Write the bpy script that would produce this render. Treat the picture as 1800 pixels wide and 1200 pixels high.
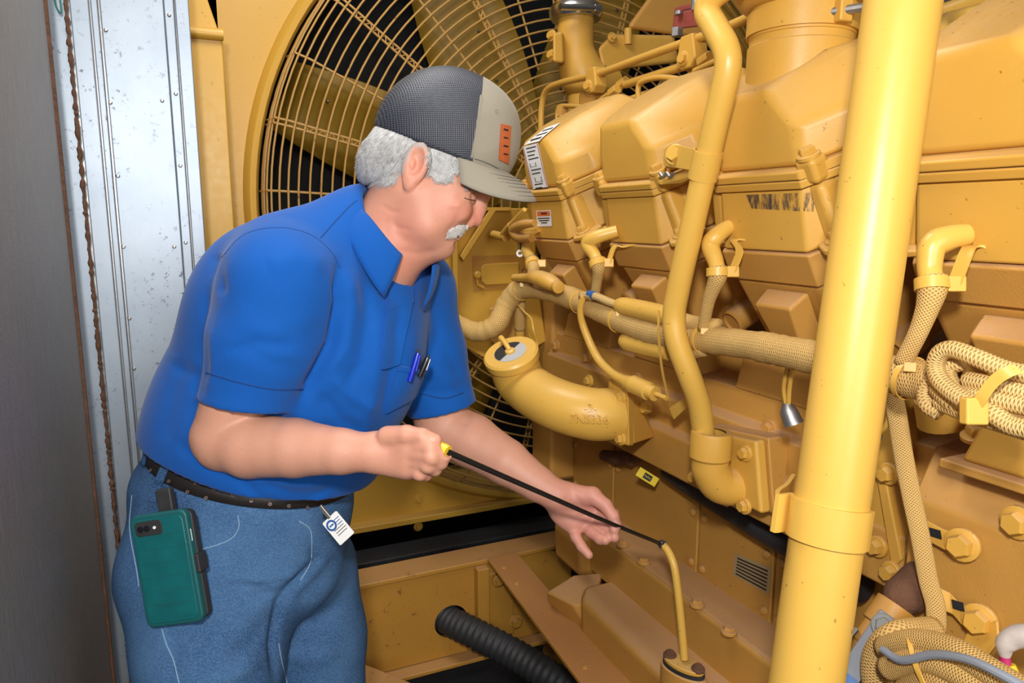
import bpy, bmesh, math, random
import numpy as np
from mathutils import Vector, Matrix
from mathutils.bvhtree import BVHTree
random.seed(7)
rng = np.random.default_rng(7)
for _o in list(bpy.data.objects): bpy.data.objects.remove(_o)
scene = bpy.context.scene
col = scene.collection

# ------------------------------------------------------------------ camera, world, lights, exposure
F_PX = 1274.0
PITCH = math.radians(9.6); YAW = math.radians(24.2)
CAM = Vector((0, 0, 1.5))
FW = Vector((math.sin(YAW)*math.cos(PITCH), math.cos(YAW)*math.cos(PITCH), -math.sin(PITCH)))
RT = Vector((math.cos(YAW), -math.sin(YAW), 0.0))
UP = RT.cross(FW)
cd = bpy.data.cameras.new('camera'); camo = bpy.data.objects.new('camera', cd); col.objects.link(camo)
cd.sensor_width = 36.0; cd.lens = 36.0*F_PX/1800.0; cd.clip_start = 0.02; cd.clip_end = 60
M = Matrix((RT, UP, -FW)).transposed().to_4x4(); M.translation = CAM
camo.matrix_world = M
scene.camera = camo

world = bpy.data.worlds.new('world'); scene.world = world; world.use_nodes = True
bgn = world.node_tree.nodes['Background']
bgn.inputs[0].default_value = (0.92, 0.95, 1.0, 1); bgn.inputs[1].default_value = 0.05

def area_light(name, loc, target, size, power, color=(1, 1, 1)):
    ld = bpy.data.lights.new(name, 'AREA'); ld.shape = 'DISK'; ld.size = size; ld.energy = power; ld.color = color
    o = bpy.data.objects.new(name, ld); col.objects.link(o); o.location = loc
    o.rotation_euler = (Vector(target)-Vector(loc)).to_track_quat('-Z', 'Y').to_euler()
    return o
# photographer's flash just above the lens, with unseen fill lamps added overhead and behind
area_light('flash_lamp', (-0.10, -0.12, 1.80), (0.60, 1.35, 1.15), 0.10, 12.5, (1.0, 0.985, 0.96))
area_light('overhead_fill', (0.22, 1.25, 2.66), (0.30, 1.45, 1.0), 0.7, 12, (1.0, 0.98, 0.95))
area_light('rear_fill', (0.15, -1.35, 1.75), (0.5, 1.3, 1.2), 1.1, 20, (1.0, 0.99, 0.97))
vs = scene.view_settings
vs.view_transform = 'Standard'; vs.look = 'None'; vs.gamma = 1.0; vs.use_curve_mapping = False
vs.exposure = 0.42

# ------------------------------------------------------------------ pixel -> place helpers (1800 x 1200 frame)
def ray(px, py): return FW + RT*((px-900)/F_PX) - UP*((py-600)/F_PX)
def PX(px, py, x): d = ray(px, py); return CAM + d*(x/d.x)
def PY(px, py, y): d = ray(px, py); return CAM + d*(y/d.y)
def PZ(px, py, z): d = ray(px, py); return CAM + d*((z-1.5)/d.z)
def PD(px, py, t): return CAM + ray(px, py)*t
def PP(px, py, pt, n):
    d = ray(px, py); n = Vector(n); return CAM + d*((Vector(pt)-CAM).dot(n)/d.dot(n))

# ------------------------------------------------------------------ geometry helpers: a geo is (verts, faces)
def join(*gs):
    V = []; Fc = []
    for g in gs:
        o = len(V); V += list(g[0]); Fc += [tuple(i+o for i in f) for f in g[1]]
    return V, Fc
def xform(g, m): return [m @ Vector(v) for v in g[0]], g[1]
def frame(o, z, x=None):
    z = Vector(z).normalized(); x = Vector(x) if x is not None else Vector((0, 0, 1))
    if abs(x.normalized().dot(z)) > 0.98: x = Vector((1, 0, 0)) if abs(z.x) < 0.9 else Vector((0, 1, 0))
    y = z.cross(x).normalized(); x = y.cross(z).normalized()
    m = Matrix((x, y, z)).transposed().to_4x4(); m.translation = Vector(o)
    return m
def box(x0, x1, y0, y1, z0, z1):
    V = [Vector((x, y, z)) for x in (x0, x1) for y in (y0, y1) for z in (z0, z1)]
    return V, [(0, 1, 3, 2), (4, 6, 7, 5), (0, 4, 5, 1), (2, 3, 7, 6), (0, 2, 6, 4), (1, 5, 7, 3)]
def hull(pts):
    bm = bmesh.new()
    for p in pts: bm.verts.new(Vector(p))
    r = bmesh.ops.convex_hull(bm, input=bm.verts)
    dead = [e for e in r['geom_interior'] + r['geom_unused'] if isinstance(e, bmesh.types.BMVert)]
    if dead: bmesh.ops.delete(bm, geom=list(set(dead)), context='VERTS')
    bmesh.ops.dissolve_limit(bm, angle_limit=0.03, verts=bm.verts, edges=bm.edges)
    bm.verts.index_update()
    g = [v.co.copy() for v in bm.verts], [tuple(v.index for v in f.verts) for f in bm.faces]
    bm.free(); return g
def prism(poly, d):
    """polygon of 3-D points pushed along vector d"""
    d = Vector(d); n = len(poly); V = [Vector(p) for p in poly] + [Vector(p)+d for p in poly]
    Fc = [tuple(range(n)), tuple(range(2*n-1, n-1, -1))] + [(i, i+n, (i+1) % n + n, (i+1) % n) for i in range(n)]
    return V, Fc
def ext_y(prof, y0, y1):
    """(x, z) outline pushed along y"""
    return prism([(x, y0, z) for x, z in prof], (0, y1-y0, 0))
def smooth_path(pts, n=8, closed=False):
    P = [Vector(p) for p in pts]; out = []
    m = len(P)
    for i in range(m if closed else m-1):
        p1, p2 = P[i], P[(i+1) % m]
        p0 = P[i-1] if (i > 0 or closed) else p1*2-p2
        p3 = P[(i+2) % m] if (i+2 < m or closed) else p2*2-p1
        for k in range(n):
            t = k/n
            out.append(0.5*((2*p1)+(p2-p0)*t+(2*p0-5*p1+4*p2-p3)*t*t+(3*p1-p0-3*p2+p3)*t**3))
    if not closed: out.append(P[-1])
    return out
def tube(pts, r, seg=14, closed=False, caps=True, flat=1.0, flatdir=None, uv=None):
    P = [Vector(p) for p in pts]; n = len(P)
    R = list(r) if hasattr(r, '__len__') else [r]*n
    if len(R) != n: R = [float(np.interp(i/(n-1), np.linspace(0, 1, len(R)), R)) for i in range(n)]
    V = []; Fc = []
    T = []
    for i in range(n):
        a = P[i-1] if (i > 0 or closed) else P[i]; b = P[(i+1) % n] if (i < n-1 or closed) else P[i]
        t = (b-a); T.append(t.normalized() if t.length > 1e-9 else Vector((0, 0, 1)))
    nx = Vector(flatdir) if flatdir is not None else (Vector((0, 0, 1)) if abs(T[0].z) < 0.9 else Vector((1, 0, 0)))
    for i in range(n):
        if flatdir is not None: nx = Vector(flatdir)
        nx = (nx - T[i]*nx.dot(T[i])).normalized(); ny = T[i].cross(nx)
        for k in range(seg):
            a = 2*math.pi*k/seg
            V.append(P[i] + nx*(math.cos(a)*R[i]*flat) + ny*(math.sin(a)*R[i]))
    for i in range(n if closed else n-1):
        j = (i+1) % n
        for k in range(seg):
            l = (k+1) % seg
            Fc.append((i*seg+k, i*seg+l, j*seg+l, j*seg+k))
    if caps and not closed:
        Fc.append(tuple(range(seg-1, -1, -1))); Fc.append(tuple((n-1)*seg+k for k in range(seg)))
    if uv is not None:
        L = [0.0]
        for i in range(1, n): L.append(L[-1]+(P[i]-P[i-1]).length)
        uv.append((L, seg, n, [2*math.pi*x for x in R]))
    return V, Fc
def lathe(prof, m, seg=32, cap=True):
    """(radius, height) profile spun about local z of matrix m"""
    V = []; Fc = []
    for r, h in prof:
        for k in range(seg):
            a = 2*math.pi*k/seg; V.append(m @ Vector((r*math.cos(a), r*math.sin(a), h)))
    for i in range(len(prof)-1):
        for k in range(seg):
            l = (k+1) % seg; Fc.append((i*seg+k, i*seg+l, (i+1)*seg+l, (i+1)*seg+k))
    if cap:
        Fc.append(tuple(range(seg-1, -1, -1))); Fc.append(tuple((len(prof)-1)*seg+k for k in range(seg)))
    return V, Fc
def hexbolt(o, n, r=0.011, h=0.010, washer=True, x=None):
    m = frame(o, n, x); g = []
    if washer: g.append(lathe([(r*1.42, -0.002), (r*1.42, 0.0025), (r*1.3, 0.0035)], m, 20))
    V = []; 
    for rr, z in ((r, 0.002), (r, h*0.8), (r*0.86, h)):
        for k in range(6):
            a = math.pi/3*k; V.append(m @ Vector((rr*math.cos(a), rr*math.sin(a), z)))
    Fc = [(i*6+k, i*6+(k+1) % 6, (i+1)*6+(k+1) % 6, (i+1)*6+k) for i in range(2) for k in range(6)]
    Fc += [tuple(range(12, 18)), tuple(range(5, -1, -1))]
    g.append((V, Fc)); return join(*g)

def link(name, me, mat, parent=None):
    o = bpy.data.objects.new(name, me); col.objects.link(o)
    if mat is not None and not me.materials: me.materials.append(mat)
    if parent is not None: o.parent = parent
    return o
def mesh_from(name, g, smooth=True, angle=35):
    me = bpy.data.meshes.new(name)
    me.from_pydata([tuple(v) for v in g[0]], [], [tuple(f) for f in g[1]])
    bm = bmesh.new(); bm.from_mesh(me)
    bmesh.ops.recalc_face_normals(bm, faces=bm.faces); bm.to_mesh(me); bm.free()
    if smooth:
        me.polygons.foreach_set('use_smooth', [True]*len(me.polygons))
        me.set_sharp_from_angle(angle=math.radians(angle))
    me.update(); return me
def O(name, g, mat, parent=None, bevel=0.0, smooth=True, angle=35, seg=2):
    o = link(name, mesh_from(name, g, smooth, angle), mat, parent)
    if bevel > 0:
        b = o.modifiers.new('bevel', 'BEVEL'); b.width = bevel; b.segments = seg; b.limit_method = 'ANGLE'
        b.angle_limit = math.radians(25); b.harden_normals = True
    return o
def tag(o, label, cat, group=None, kind=None):
    if label: o['label'] = label
    if cat: o['category'] = cat
    if group: o['group'] = group
    if kind: o['kind'] = kind
    return o
def thing(name, loc, label, cat, group=None, kind=None):
    o = bpy.data.objects.new(name, None); col.objects.link(o); o.location = Vector(loc)
    o.empty_display_size = 0.05
    return tag(o, label, cat, group, kind)
def adopt(root, *objs):
    """parent world-space meshes under an Empty that sits at the thing's base"""
    for o in objs:
        o.parent = root; o.matrix_parent_inverse = Matrix.Translation(-root.location)
    return root
class T:
    """a thing whose parts are given in world space"""
    def __init__(s, name, loc, label, cat, group=None, kind=None): s.e = thing(name, loc, label, cat, group, kind)
    def p(s, name, g, mat, bevel=0.0, smooth=True, angle=35, under=None, label=None, seg=2):
        o = O(name, g, mat, None, bevel, smooth, angle, seg)
        if under is None: adopt(s.e, o)
        else: o.parent = under
        if label: o['label'] = label
        return o
    def add(s, o, under=None):
        if under is None: adopt(s.e, o)
        else: o.parent = under
        return o
def text_geo(body, size, m, extrude=0.0005, align='CENTER', bold=False):
    cu = bpy.data.curves.new('txt', 'FONT'); cu.body = body; cu.size = size; cu.extrude = extrude
    cu.align_x = align; cu.align_y = 'CENTER'; cu.resolution_u = 2
    if bold: cu.offset = size*0.018
    o = bpy.data.objects.new('txt', cu)
    me = o.to_mesh(); g = [m @ v.co for v in me.vertices], [tuple(p.vertices) for p in me.polygons]
    o.to_mesh_clear(); bpy.data.objects.remove(o); bpy.data.curves.remove(cu)
    return g
def bvh_of(g): return BVHTree.FromPolygons([tuple(v) for v in g[0]], [tuple(f) for f in g[1]])
def bvh_obj(o):
    me = o.data; mw = Matrix.Identity(4)
    return BVHTree.FromPolygons([tuple(v.co) for v in me.vertices], [tuple(p.vertices) for p in me.polygons])
def hit(bvh, px, py, off=0.0):
    d = ray(px, py).normalized(); loc, n, i, t = bvh.ray_cast(CAM, d)
    if loc is None: return None, None
    if n.dot(d) > 0: n = -n
    return loc+n*off, n
def patch(bvh, quad, nu, nv, off, th=0.0):
    """a thin piece lying on a surface: pixel corners tl, tr, br, bl"""
    tl, tr, br, bl = [Vector((q[0], q[1])) for q in quad]
    V = []; Fc = []; last = None; N = []
    for j in range(nv+1):
        for i in range(nu+1):
            u, v = i/nu, j/nv
            p = (tl*(1-u)+tr*u)*(1-v)+(bl*(1-u)+br*u)*v
            h, n = hit(bvh, p.x, p.y, off)
            if h is None: h, n = (last if last else (PD(p.x, p.y, 1.2), -FW))
            last = (h, n); V.append(h); N.append(n)
    w = nu+1
    for j in range(nv):
        for i in range(nu): Fc.append((j*w+i, (j+1)*w+i, (j+1)*w+i+1, j*w+i+1))
    if th:
        k = len(V); V += [v-n*th for v, n in zip(V, N)]
        Fc += [tuple(q+k for q in reversed(f)) for f in Fc]
        per = [(i, i+1) for i in range(nu)] + [(j*w+nu, (j+1)*w+nu) for j in range(nv)] + [(nv*w+i+1, nv*w+i) for i in range(nu)] + [((j+1)*w, j*w) for j in range(nv)]
        Fc += [(b, a, a+k, b+k) for a, b in per]
    return V, Fc
def seam(bvh, pts, r, off=0.0, n=6, seg=5):
    Q = smooth_path([(p[0], p[1], 0) for p in pts], n); out = []
    for q in Q:
        h, _ = hit(bvh, q.x, q.y, off)
        if h is not None and (not out or (h-out[-1]).length < 0.08): out.append(h)
    return tube(out, r, seg) if len(out) > 1 else ([], [])

# ------------------------------------------------------------------ materials
def mat_new(name):
    m = bpy.data.materials.new(name); m.use_nodes = True; nt = m.node_tree
    return m, nt, nt.nodes['Principled BSDF']
def N_(nt, t, **kw):
    n = nt.nodes.new(t)
    for k, v in kw.items(): setattr(n, k, v)
    return n
def ramp(nt, src, stops):
    r = N_(nt, 'ShaderNodeValToRGB'); nt.links.new(src, r.inputs[0])
    el = r.color_ramp.elements
    while len(el) < len(stops): el.new(0.5)
    for e, (p, c) in zip(el, stops): e.position = p; e.color = c if len(c) == 4 else (*c, 1)
    return r.outputs[0]
def noise(nt, scale, detail=4, rough=0.55, vec=None, dist=0.0):
    n = N_(nt, 'ShaderNodeTexNoise'); n.inputs['Scale'].default_value = scale; n.inputs['Detail'].default_value = detail
    n.inputs['Roughness'].default_value = rough; n.inputs['Distortion'].default_value = dist
    if vec is not None: nt.links.new(vec, n.inputs['Vector'])
    return n.outputs['Fac']
def pos(nt): return N_(nt, 'ShaderNodeNewGeometry').outputs['Position']
def mixc(nt, fac, a, b, mode='MIX'):
    x = N_(nt, 'ShaderNodeMix', data_type='RGBA', blend_type=mode)
    if isinstance(fac, (int, float)): x.inputs[0].default_value = fac
    else: nt.links.new(fac, x.inputs[0])
    for i, c in ((6, a), (7, b)):
        if isinstance(c, tuple): x.inputs[i].default_value = (*c, 1) if len(c) == 3 else c
        else: nt.links.new(c, x.inputs[i])
    return x.outputs[2]
def math_(nt, op, a, b=0.0):
    x = N_(nt, 'ShaderNodeMath', operation=op)
    for i, c in ((0, a), (1, b)):
        if isinstance(c, (int, float)): x.inputs[i].default_value = c
        else: nt.links.new(c, x.inputs[i])
    return x.outputs[0]
def bump(nt, h, strength, dist, bs):
    b = N_(nt, 'ShaderNodeBump'); b.inputs['Strength'].default_value = strength; b.inputs['Distance'].default_value = dist
    nt.links.new(h, b.inputs['Height']); nt.links.new(b.outputs[0], bs.inputs['Normal'])
def scaled(nt, v, s):
    mp = N_(nt, 'ShaderNodeMapping'); mp.inputs['Scale'].default_value = s; nt.links.new(v, mp.inputs['Vector']); return mp.outputs[0]
def paint(name, base, dust=(0.52, 0.36, 0.19), dust_amt=0.5, rust=0.0, rough=0.42, cast=0.0, var=0.25):
    m, nt, b = mat_new(name); p = pos(nt)
    n1 = noise(nt, 7, 5, 0.6, p); dark = tuple(c*0.78 for c in base)
    c = mixc(nt, math_(nt, 'MULTIPLY', ramp(nt, n1, [(0.35, (0, 0, 0)), (0.7, (1, 1, 1))]), var), base, dark)
    # settled dust lies on what faces up
    g = N_(nt, 'ShaderNodeNewGeometry'); sx = N_(nt, 'ShaderNodeSeparateXYZ'); nt.links.new(g.outputs['Normal'], sx.inputs[0])
    upf = ramp(nt, sx.outputs[2], [(0.35, (0, 0, 0)), (0.95, (1, 1, 1))])
    n2 = noise(nt, 60, 6, 0.7, p)
    c = mixc(nt, math_(nt, 'MULTIPLY', math_(nt, 'MULTIPLY', upf, n2), dust_amt*1.6), c, dust)
    if rust > 0:
        n3 = noise(nt, 28, 8, 0.72, p)
        c = mixc(nt, ramp(nt, n3, [(0.70-0.10*rust, (0, 0, 0)), (0.76-0.08*rust, (1, 1, 1))]), c, (0.16, 0.06, 0.02))
    n4 = noise(nt, 130, 2, 0.5, p)
    c = mixc(nt, ramp(nt, n4, [(0.725, (0, 0, 0)), (0.75, (0.7, 0.7, 0.7))]), c, tuple(x*0.35 for x in base))
    nt.links.new(c, b.inputs['Base Color'])
    r = math_(nt, 'ADD', math_(nt, 'MULTIPLY', n2, 0.25), rough-0.1); nt.links.new(r, b.inputs['Roughness'])
    b.inputs['Specular IOR Level'].default_value = 0.45
    if cast > 0: bump(nt, noise(nt, 420, 3, 0.6, p), cast, 0.0015, b)
    return m
def plain(name, c, rough=0.5, metal=0.0, var=0.0, bumps=None, spec=0.5, scale=40):
    m, nt, b = mat_new(name); p = pos(nt)
    if var > 0:
        cc = mixc(nt, noise(nt, scale, 5, 0.6, p), tuple(x*(1-var) for x in c), tuple(min(1, x*(1+var)) for x in c)); nt.links.new(cc, b.inputs['Base Color'])
    else: b.inputs['Base Color'].default_value = (*c, 1)
    b.inputs['Roughness'].default_value = rough; b.inputs['Metallic'].default_value = metal; b.inputs['Specular IOR Level'].default_value = spec
    if bumps: bump(nt, noise(nt, bumps[0], 4, 0.6, p), bumps[1], bumps[2], b)
    return m
MT = {}
MT['paint'] = paint('yellow_engine_paint', (0.60, 0.325, 0.052), dust=(0.52, 0.36, 0.20), dust_amt=0.45, cast=0.10)
MT['pipe'] = paint('yellow_pipe_paint', (0.66, 0.385, 0.068), dust_amt=0.15, rough=0.36, var=0.12)
MT['block'] = paint('dusty_block_paint', (0.50, 0.250, 0.048), dust=(0.44, 0.26, 0.15), dust_amt=0.75, rust=0.15, rough=0.55, cast=0.25)
MT['skid'] = paint('worn_skid_paint', (0.46, 0.22, 0.03), dust=(0.42, 0.24, 0.13), dust_amt=0.6, rust=0.9, rough=0.5, cast=0.12)
MT['shroud'] = paint('yellow_shroud_paint', (0.60, 0.335, 0.045), dust_amt=0.3, rough=0.38, var=0.12)
MT['wire'] = paint('rusty_guard_wire', (0.44, 0.245, 0.06), dust_amt=0.2, rust=1.0, rough=0.5)
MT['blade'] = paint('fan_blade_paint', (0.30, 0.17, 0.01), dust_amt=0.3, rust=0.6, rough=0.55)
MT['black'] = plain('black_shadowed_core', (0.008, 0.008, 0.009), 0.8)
MT['rubber'] = plain('black_rubber', (0.022, 0.022, 0.024), 0.6, var=0.5, bumps=(300, 0.3, 0.001))
MT['steel'] = plain('bright_steel', (0.55, 0.55, 0.54), 0.22, 1.0, var=0.3)
MT['dullsteel'] = plain('dull_steel', (0.38, 0.37, 0.36), 0.42, 0.9, var=0.35, scale=90)
MT['red'] = plain('red_oxide_flange', (0.23, 0.045, 0.035), 0.45, 0.0, var=0.4)
MT['rust'] = plain('flaking_rust', (0.11, 0.047, 0.022), 0.9, var=0.7, bumps=(90, 0.8, 0.004), scale=25)
MT['white'] = plain('white_print', (0.80, 0.80, 0.78), 0.45)
MT['ink'] = plain('black_ink', (0.015, 0.015, 0.016), 0.5)
MT['redink'] = plain('red_ink', (0.45, 0.06, 0.03), 0.5)
MT['orangeink'] = plain('orange_ink', (0.75, 0.17, 0.04), 0.5)
MT['blueink'] = plain('blue_ink', (0.02, 0.10, 0.30), 0.5)
MT['floor'] = plain('oily_dark_floor', (0.022, 0.021, 0.022), 0.55, var=0.6, bumps=(30, 0.3, 0.004), scale=12)
def galv():
    m, nt, b = mat_new('galvanised_sheet'); p = pos(nt)
    c = mixc(nt, noise(nt, 9, 5, 0.6, p), (0.27, 0.32, 0.38), (0.42, 0.47, 0.53))
    sp = ramp(nt, noise(nt, 60, 8, 0.8, p), [(0.585, (0, 0, 0)), (0.62, (1, 1, 1))])
    pt = ramp(nt, noise(nt, 5, 2, 0.5, p), [(0.40, (0.1, 0.1, 0.1)), (0.62, (1, 1, 1))])
    c = mixc(nt, math_(nt, 'MULTIPLY', sp, pt), c, (0.10, 0.11, 0.12))
    nt.links.new(c, b.inputs['Base Color']); b.inputs['Metallic'].default_value = 0.55; b.inputs['Roughness'].default_value = 0.48
    bump(nt, noise(nt, 120, 3, 0.5, scaled(nt, p, (1, 1, 0.1))), 0.08, 0.001, b); return m
MT['galv'] = galv()
def doormat():
    m, nt, b = mat_new('textured_grey_door'); p = pos(nt)
    c = mixc(nt, noise(nt, 150, 3, 0.6, scaled(nt, p, (1, 1, 0.12))), (0.15, 0.138, 0.13), (0.33, 0.31, 0.295))
    nt.links.new(c, b.inputs['Base Color']); b.inputs['Metallic'].default_value = 0.35; b.inputs['Roughness'].default_value = 0.42
    bump(nt, noise(nt, 330, 3, 0.6, scaled(nt, p, (1, 1, 0.5))), 0.45, 0.0015, b); return m
MT['door'] = doormat()
def braid(name, c1, c2, su=620, sv=15):
    """woven sleeve: uv u = metres along, v = turns"""
    m, nt, b = mat_new(name); uv = N_(nt, 'ShaderNodeUVMap').outputs[0]
    sep = N_(nt, 'ShaderNodeSeparateXYZ'); nt.links.new(uv, sep.inputs[0])
    a = math_(nt, 'SINE', math_(nt, 'ADD', math_(nt, 'MULTIPLY', sep.outputs[0], su*3.0), math_(nt, 'MULTIPLY', sep.outputs[1], sv*6.2832)))
    d = math_(nt, 'SINE', math_(nt, 'SUBTRACT', math_(nt, 'MULTIPLY', sep.outputs[0], su*3.0), math_(nt, 'MULTIPLY', sep.outputs[1], sv*6.2832)))
    h = math_(nt, 'MAXIMUM', a, d)
    h = math_(nt, 'ADD', h, math_(nt, 'MULTIPLY', noise(nt, 200, 3, 0.6, pos(nt)), 0.5))
    c = mixc(nt, ramp(nt, h, [(0.0, (0, 0, 0)), (0.75, (1, 1, 1))]), c2, c1)
    c = mixc(nt, math_(nt, 'MULTIPLY', noise(nt, 22, 4, 0.6, pos(nt)), 0.5), c, tuple(x*0.7 for x in c1))
    nt.links.new(c, b.inputs['Base Color']); b.inputs['Roughness'].default_value = 0.65
    bump(nt, h, 0.6, 0.0012, b); return m
MT['braid'] = braid('woven_yellow_sleeve', (0.72, 0.45, 0.14), (0.32, 0.17, 0.04))
MT['braid_fine'] = braid('fine_woven_sleeve', (0.74, 0.50, 0.19), (0.36, 0.20, 0.05), 600, 5)
def O_uv(name, g, uvs, mat, parent=None):
    """tube objects with metre-scale uv for the woven sleeves"""
    me = bpy.data.meshes.new(name); me.from_pydata([tuple(v) for v in g[0]], [], g[1])
    lay = me.uv_layers.new(name='UVMap'); ends = []; o = 0
    info = []
    for (L, seg, n, C) in uvs: info.append((o, L, seg, n)); o += seg*n
    for p in me.polygons:
        vs_ = list(p.vertices); st = [q for q in info if q[0] <= vs_[0]][-1]
        ks = [(v-st[0]) % st[2] for v in vs_]; wrap = max(ks)-min(ks) > st[2]//2
        for li, v, k in zip(p.loop_indices, vs_, ks):
            i = (v-st[0])//st[2]
            kk = k+st[2] if (wrap and k < st[2]//2) else k
            lay.data[li].uv = (st[1][min(i, len(st[1])-1)], kk/st[2])
    me.polygons.foreach_set('use_smooth', [True]*len(me.polygons)); me.update()
    return link(name, me, mat, parent)
def sleeve(t, name, pts, r, mat, seg=18, n=8, under=None, lump=0.0, raw=False):
    P = pts if raw else smooth_path(pts, n)
    m = len(P); R = list(r) if hasattr(r, '__len__') else [r]*m
    R = [float(np.interp(i/(m-1), np.linspace(0, 1, len(R)), R))*(1+lump*(random.random()-0.5)) for i in range(m)]
    u = []; g = tube(P, R, seg, uv=u); o = O_uv(name, g, u, mat); t.add(o, under); return o
# ------------------------------------------------------------------ the enclosure
def struct(name, g, mat, label, bevel=0.0):
    return tag(O(name, g, mat, None, bevel), label, None, kind='structure')
struct('floor', box(-1.6, 3.2, -1.6, 3.4, -0.06, 0.0), MT['floor'], 'dark oily enclosure floor under the skid')
struct('ceiling', box(-1.6, 3.2, -1.6, 3.4, 2.75, 2.81), plain('pale_ceiling_sheet', (0.55, 0.55, 0.54), 0.6), 'pale sheet metal enclosure ceiling')
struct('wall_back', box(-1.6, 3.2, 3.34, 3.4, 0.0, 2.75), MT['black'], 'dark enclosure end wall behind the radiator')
struct('wall_right', box(3.14, 3.2, -1.6, 3.34, 0.0, 2.75), plain('grey_wall_sheet', (0.3, 0.3, 0.3), 0.6), 'grey enclosure wall beyond the engine')
# open grey door along the left
dr = T('door_1', (-0.2, 1.0, 0.0), 'dark grey grained metal door standing open beside the frame', None, kind='structure')
dr.p('door_leaf', box(-0.235, -0.193, -0.9, 1.56, 0.03, 2.6), MT['door'], bevel=0.004)
dr.p('door_edge_trim', box(-0.239, -0.189, 1.56, 1.572, 0.03, 2.6), MT['rust'])
# galvanised door frame: upright strips facing the doorway
fr = T('trim_1', (-0.1, 1.75, 0.0), 'galvanised metal door frame of upright strips beside the yellow radiator', None, kind='structure')
YJ = 1.72
def sx(px, y=YJ): return PY(px, 385, y).x
strips = [('frame_flange', 100, 152, 0.0), ('frame_strip', 157, 189, 0.012), ('frame_strip', 192, 204, 0.016), ('frame_panel', 208, 316, 0.010), ('frame_strip', 316, 333, 0.006), ('frame_strip', 335, 358, 0.0)]
for nm, a, b_, dy in strips:
    fr.p(nm, box(sx(a), sx(b_), YJ+dy, YJ+dy+0.05, 0.42, 2.7), MT['galv'], bevel=0.0025)
fr.p('frame_backing', box(sx(100), sx(357), YJ+0.03, YJ+0.09, 0.42, 2.7), MT['dullsteel'])
# rust bead down the flange edge
rp = []
for i in range(420):
    z = 0.43+2.2*i/419; rp.append((sx(152)-0.001+0.0004*math.sin(i*1.3)+0.0012*random.random(), YJ-0.002, z))
fr.p('rust_bead', tube(rp, [0.0018+0.0035*random.random() for _ in rp], 6), MT['rust'])
for i in range(14):
    z = 2.62-i*0.145
    for px, dy in ((325, 0.006), (302, 0.010), (213, 0.010)):
        if px == 302 and i % 2: continue
        o = Vector((sx(px)+random.uniform(-.002, .002), YJ+dy, z+random.uniform(-.03, .03)))
        fr.p('rivet', lathe([(0.0042, -0.001), (0.0038, 0.0015), (0.002, 0.0028)], frame(o, (0, -1, 0)), 10), MT['dullsteel'])
fr.p('rusty_foot', box(sx(110), sx(357), YJ-0.012, YJ+0.09, 0.0, 0.425), MT['rust'], bevel=0.006)
fr.p('foot_bolt', hexbolt((sx(320), YJ-0.014, 0.33), (0, -1, 0), 0.012), MT['rust'])
gw = T('green_wire', PY(100, 5, 1.66), 'thin green wire loop hanging by the top of the door frame', 'wire')
gw.p('strand', tube(smooth_path([PY(90, -60, 1.70), PY(96, 0, 1.695), PY(102, 18, 1.69), PY(107, 22, 1.69), PY(106, 4, 1.70), PY(99, -30, 1.71), PY(96, -60, 1.715)], 6), 0.0016, 6), plain('green_wire_skin', (0.01, 0.12, 0.08), 0.4))

# ------------------------------------------------------------------ radiator: shroud, post, fan, guard
YS = 2.22; FC = Vector((1.188, 2.1, 1.53))
rd = T('radiator_shroud', (1.19, YS, 0.4), 'smooth yellow sheet metal radiator shroud with a round fan opening', 'radiator')
RO = 0.997; n = 96; V = []; Fc = []
x0, x1, z0, z1 = 0.075, 2.6, 0.531, 2.72
for k in range(n):
    a = 2*math.pi*k/n; c, s = math.cos(a), math.sin(a)
    V.append(Vector((FC.x+RO*c, YS, FC.z+RO*s)))
    t = min(((x1-FC.x)/c if c > 1e-6 else 1e9), ((x0-FC.x)/c if c < -1e-6 else 1e9), ((z1-FC.z)/s if s > 1e-6 else 1e9), ((z0-FC.z)/s if s < -1e-6 else 1e9))
    V.append(Vector((FC.x+t*c, YS, FC.z+t*s)))
for k in range(n):
    j = (k+1) % n; Fc.append((2*k, 2*k+1, 2*j+1, 2*j))
rd.p('shroud_sheet', (V, Fc), MT['shroud'])
rd.p('opening_lip', lathe([(RO-0.012, 0.10), (RO-0.012, -0.012), (RO-0.004, -0.024), (RO+0.012, -0.026), (RO+0.022, -0.016), (RO+0.03, 0.002)], frame((FC.x, YS, FC.z), (0, 1, 0)), 128, cap=False), MT['shroud'])
rd.p('shroud_side', box(x0-0.002, x0+0.05, YS, YS+0.5, 0.51, 2.72), MT['shroud'])
rd.p('shroud_bottom', box(x0, x1, YS-0.04, YS+0.4, 0.512, 0.533), MT['shroud'], bevel=0.004)
for px, py in ((735, 877), (735, 925)):
    rd.p('bolt', hexbolt(PY(px, py, YS-0.001), (0, -1, 0), 0.011), MT['shroud'])
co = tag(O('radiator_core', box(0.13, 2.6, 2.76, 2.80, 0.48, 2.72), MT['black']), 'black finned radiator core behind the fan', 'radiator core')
po = T('radiator_post', (0.05, 2.0, 0.0), 'yellow folded steel post between the galvanised frame and shroud', 'post')
YPo = 1.98
pa = [PY(327, 62, YPo), PY(381, 62, YPo)]; xl, xr = PY(340, 385, YPo).x-0.004, PY(411, 385, YPo).x
po.p('post_face', box(xl, xr, YPo, YPo+0.2, 0.0, PY(350, 60, YPo).z), MT['shroud'], bevel=0.004)
zt = PY(350, 58, YPo).z
po.p('cap_bead', tube([(xl-0.004, YPo-0.004, zt), (xr+0.002, YPo-0.004, zt)], 0.014, 16), MT['shroud'])
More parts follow.
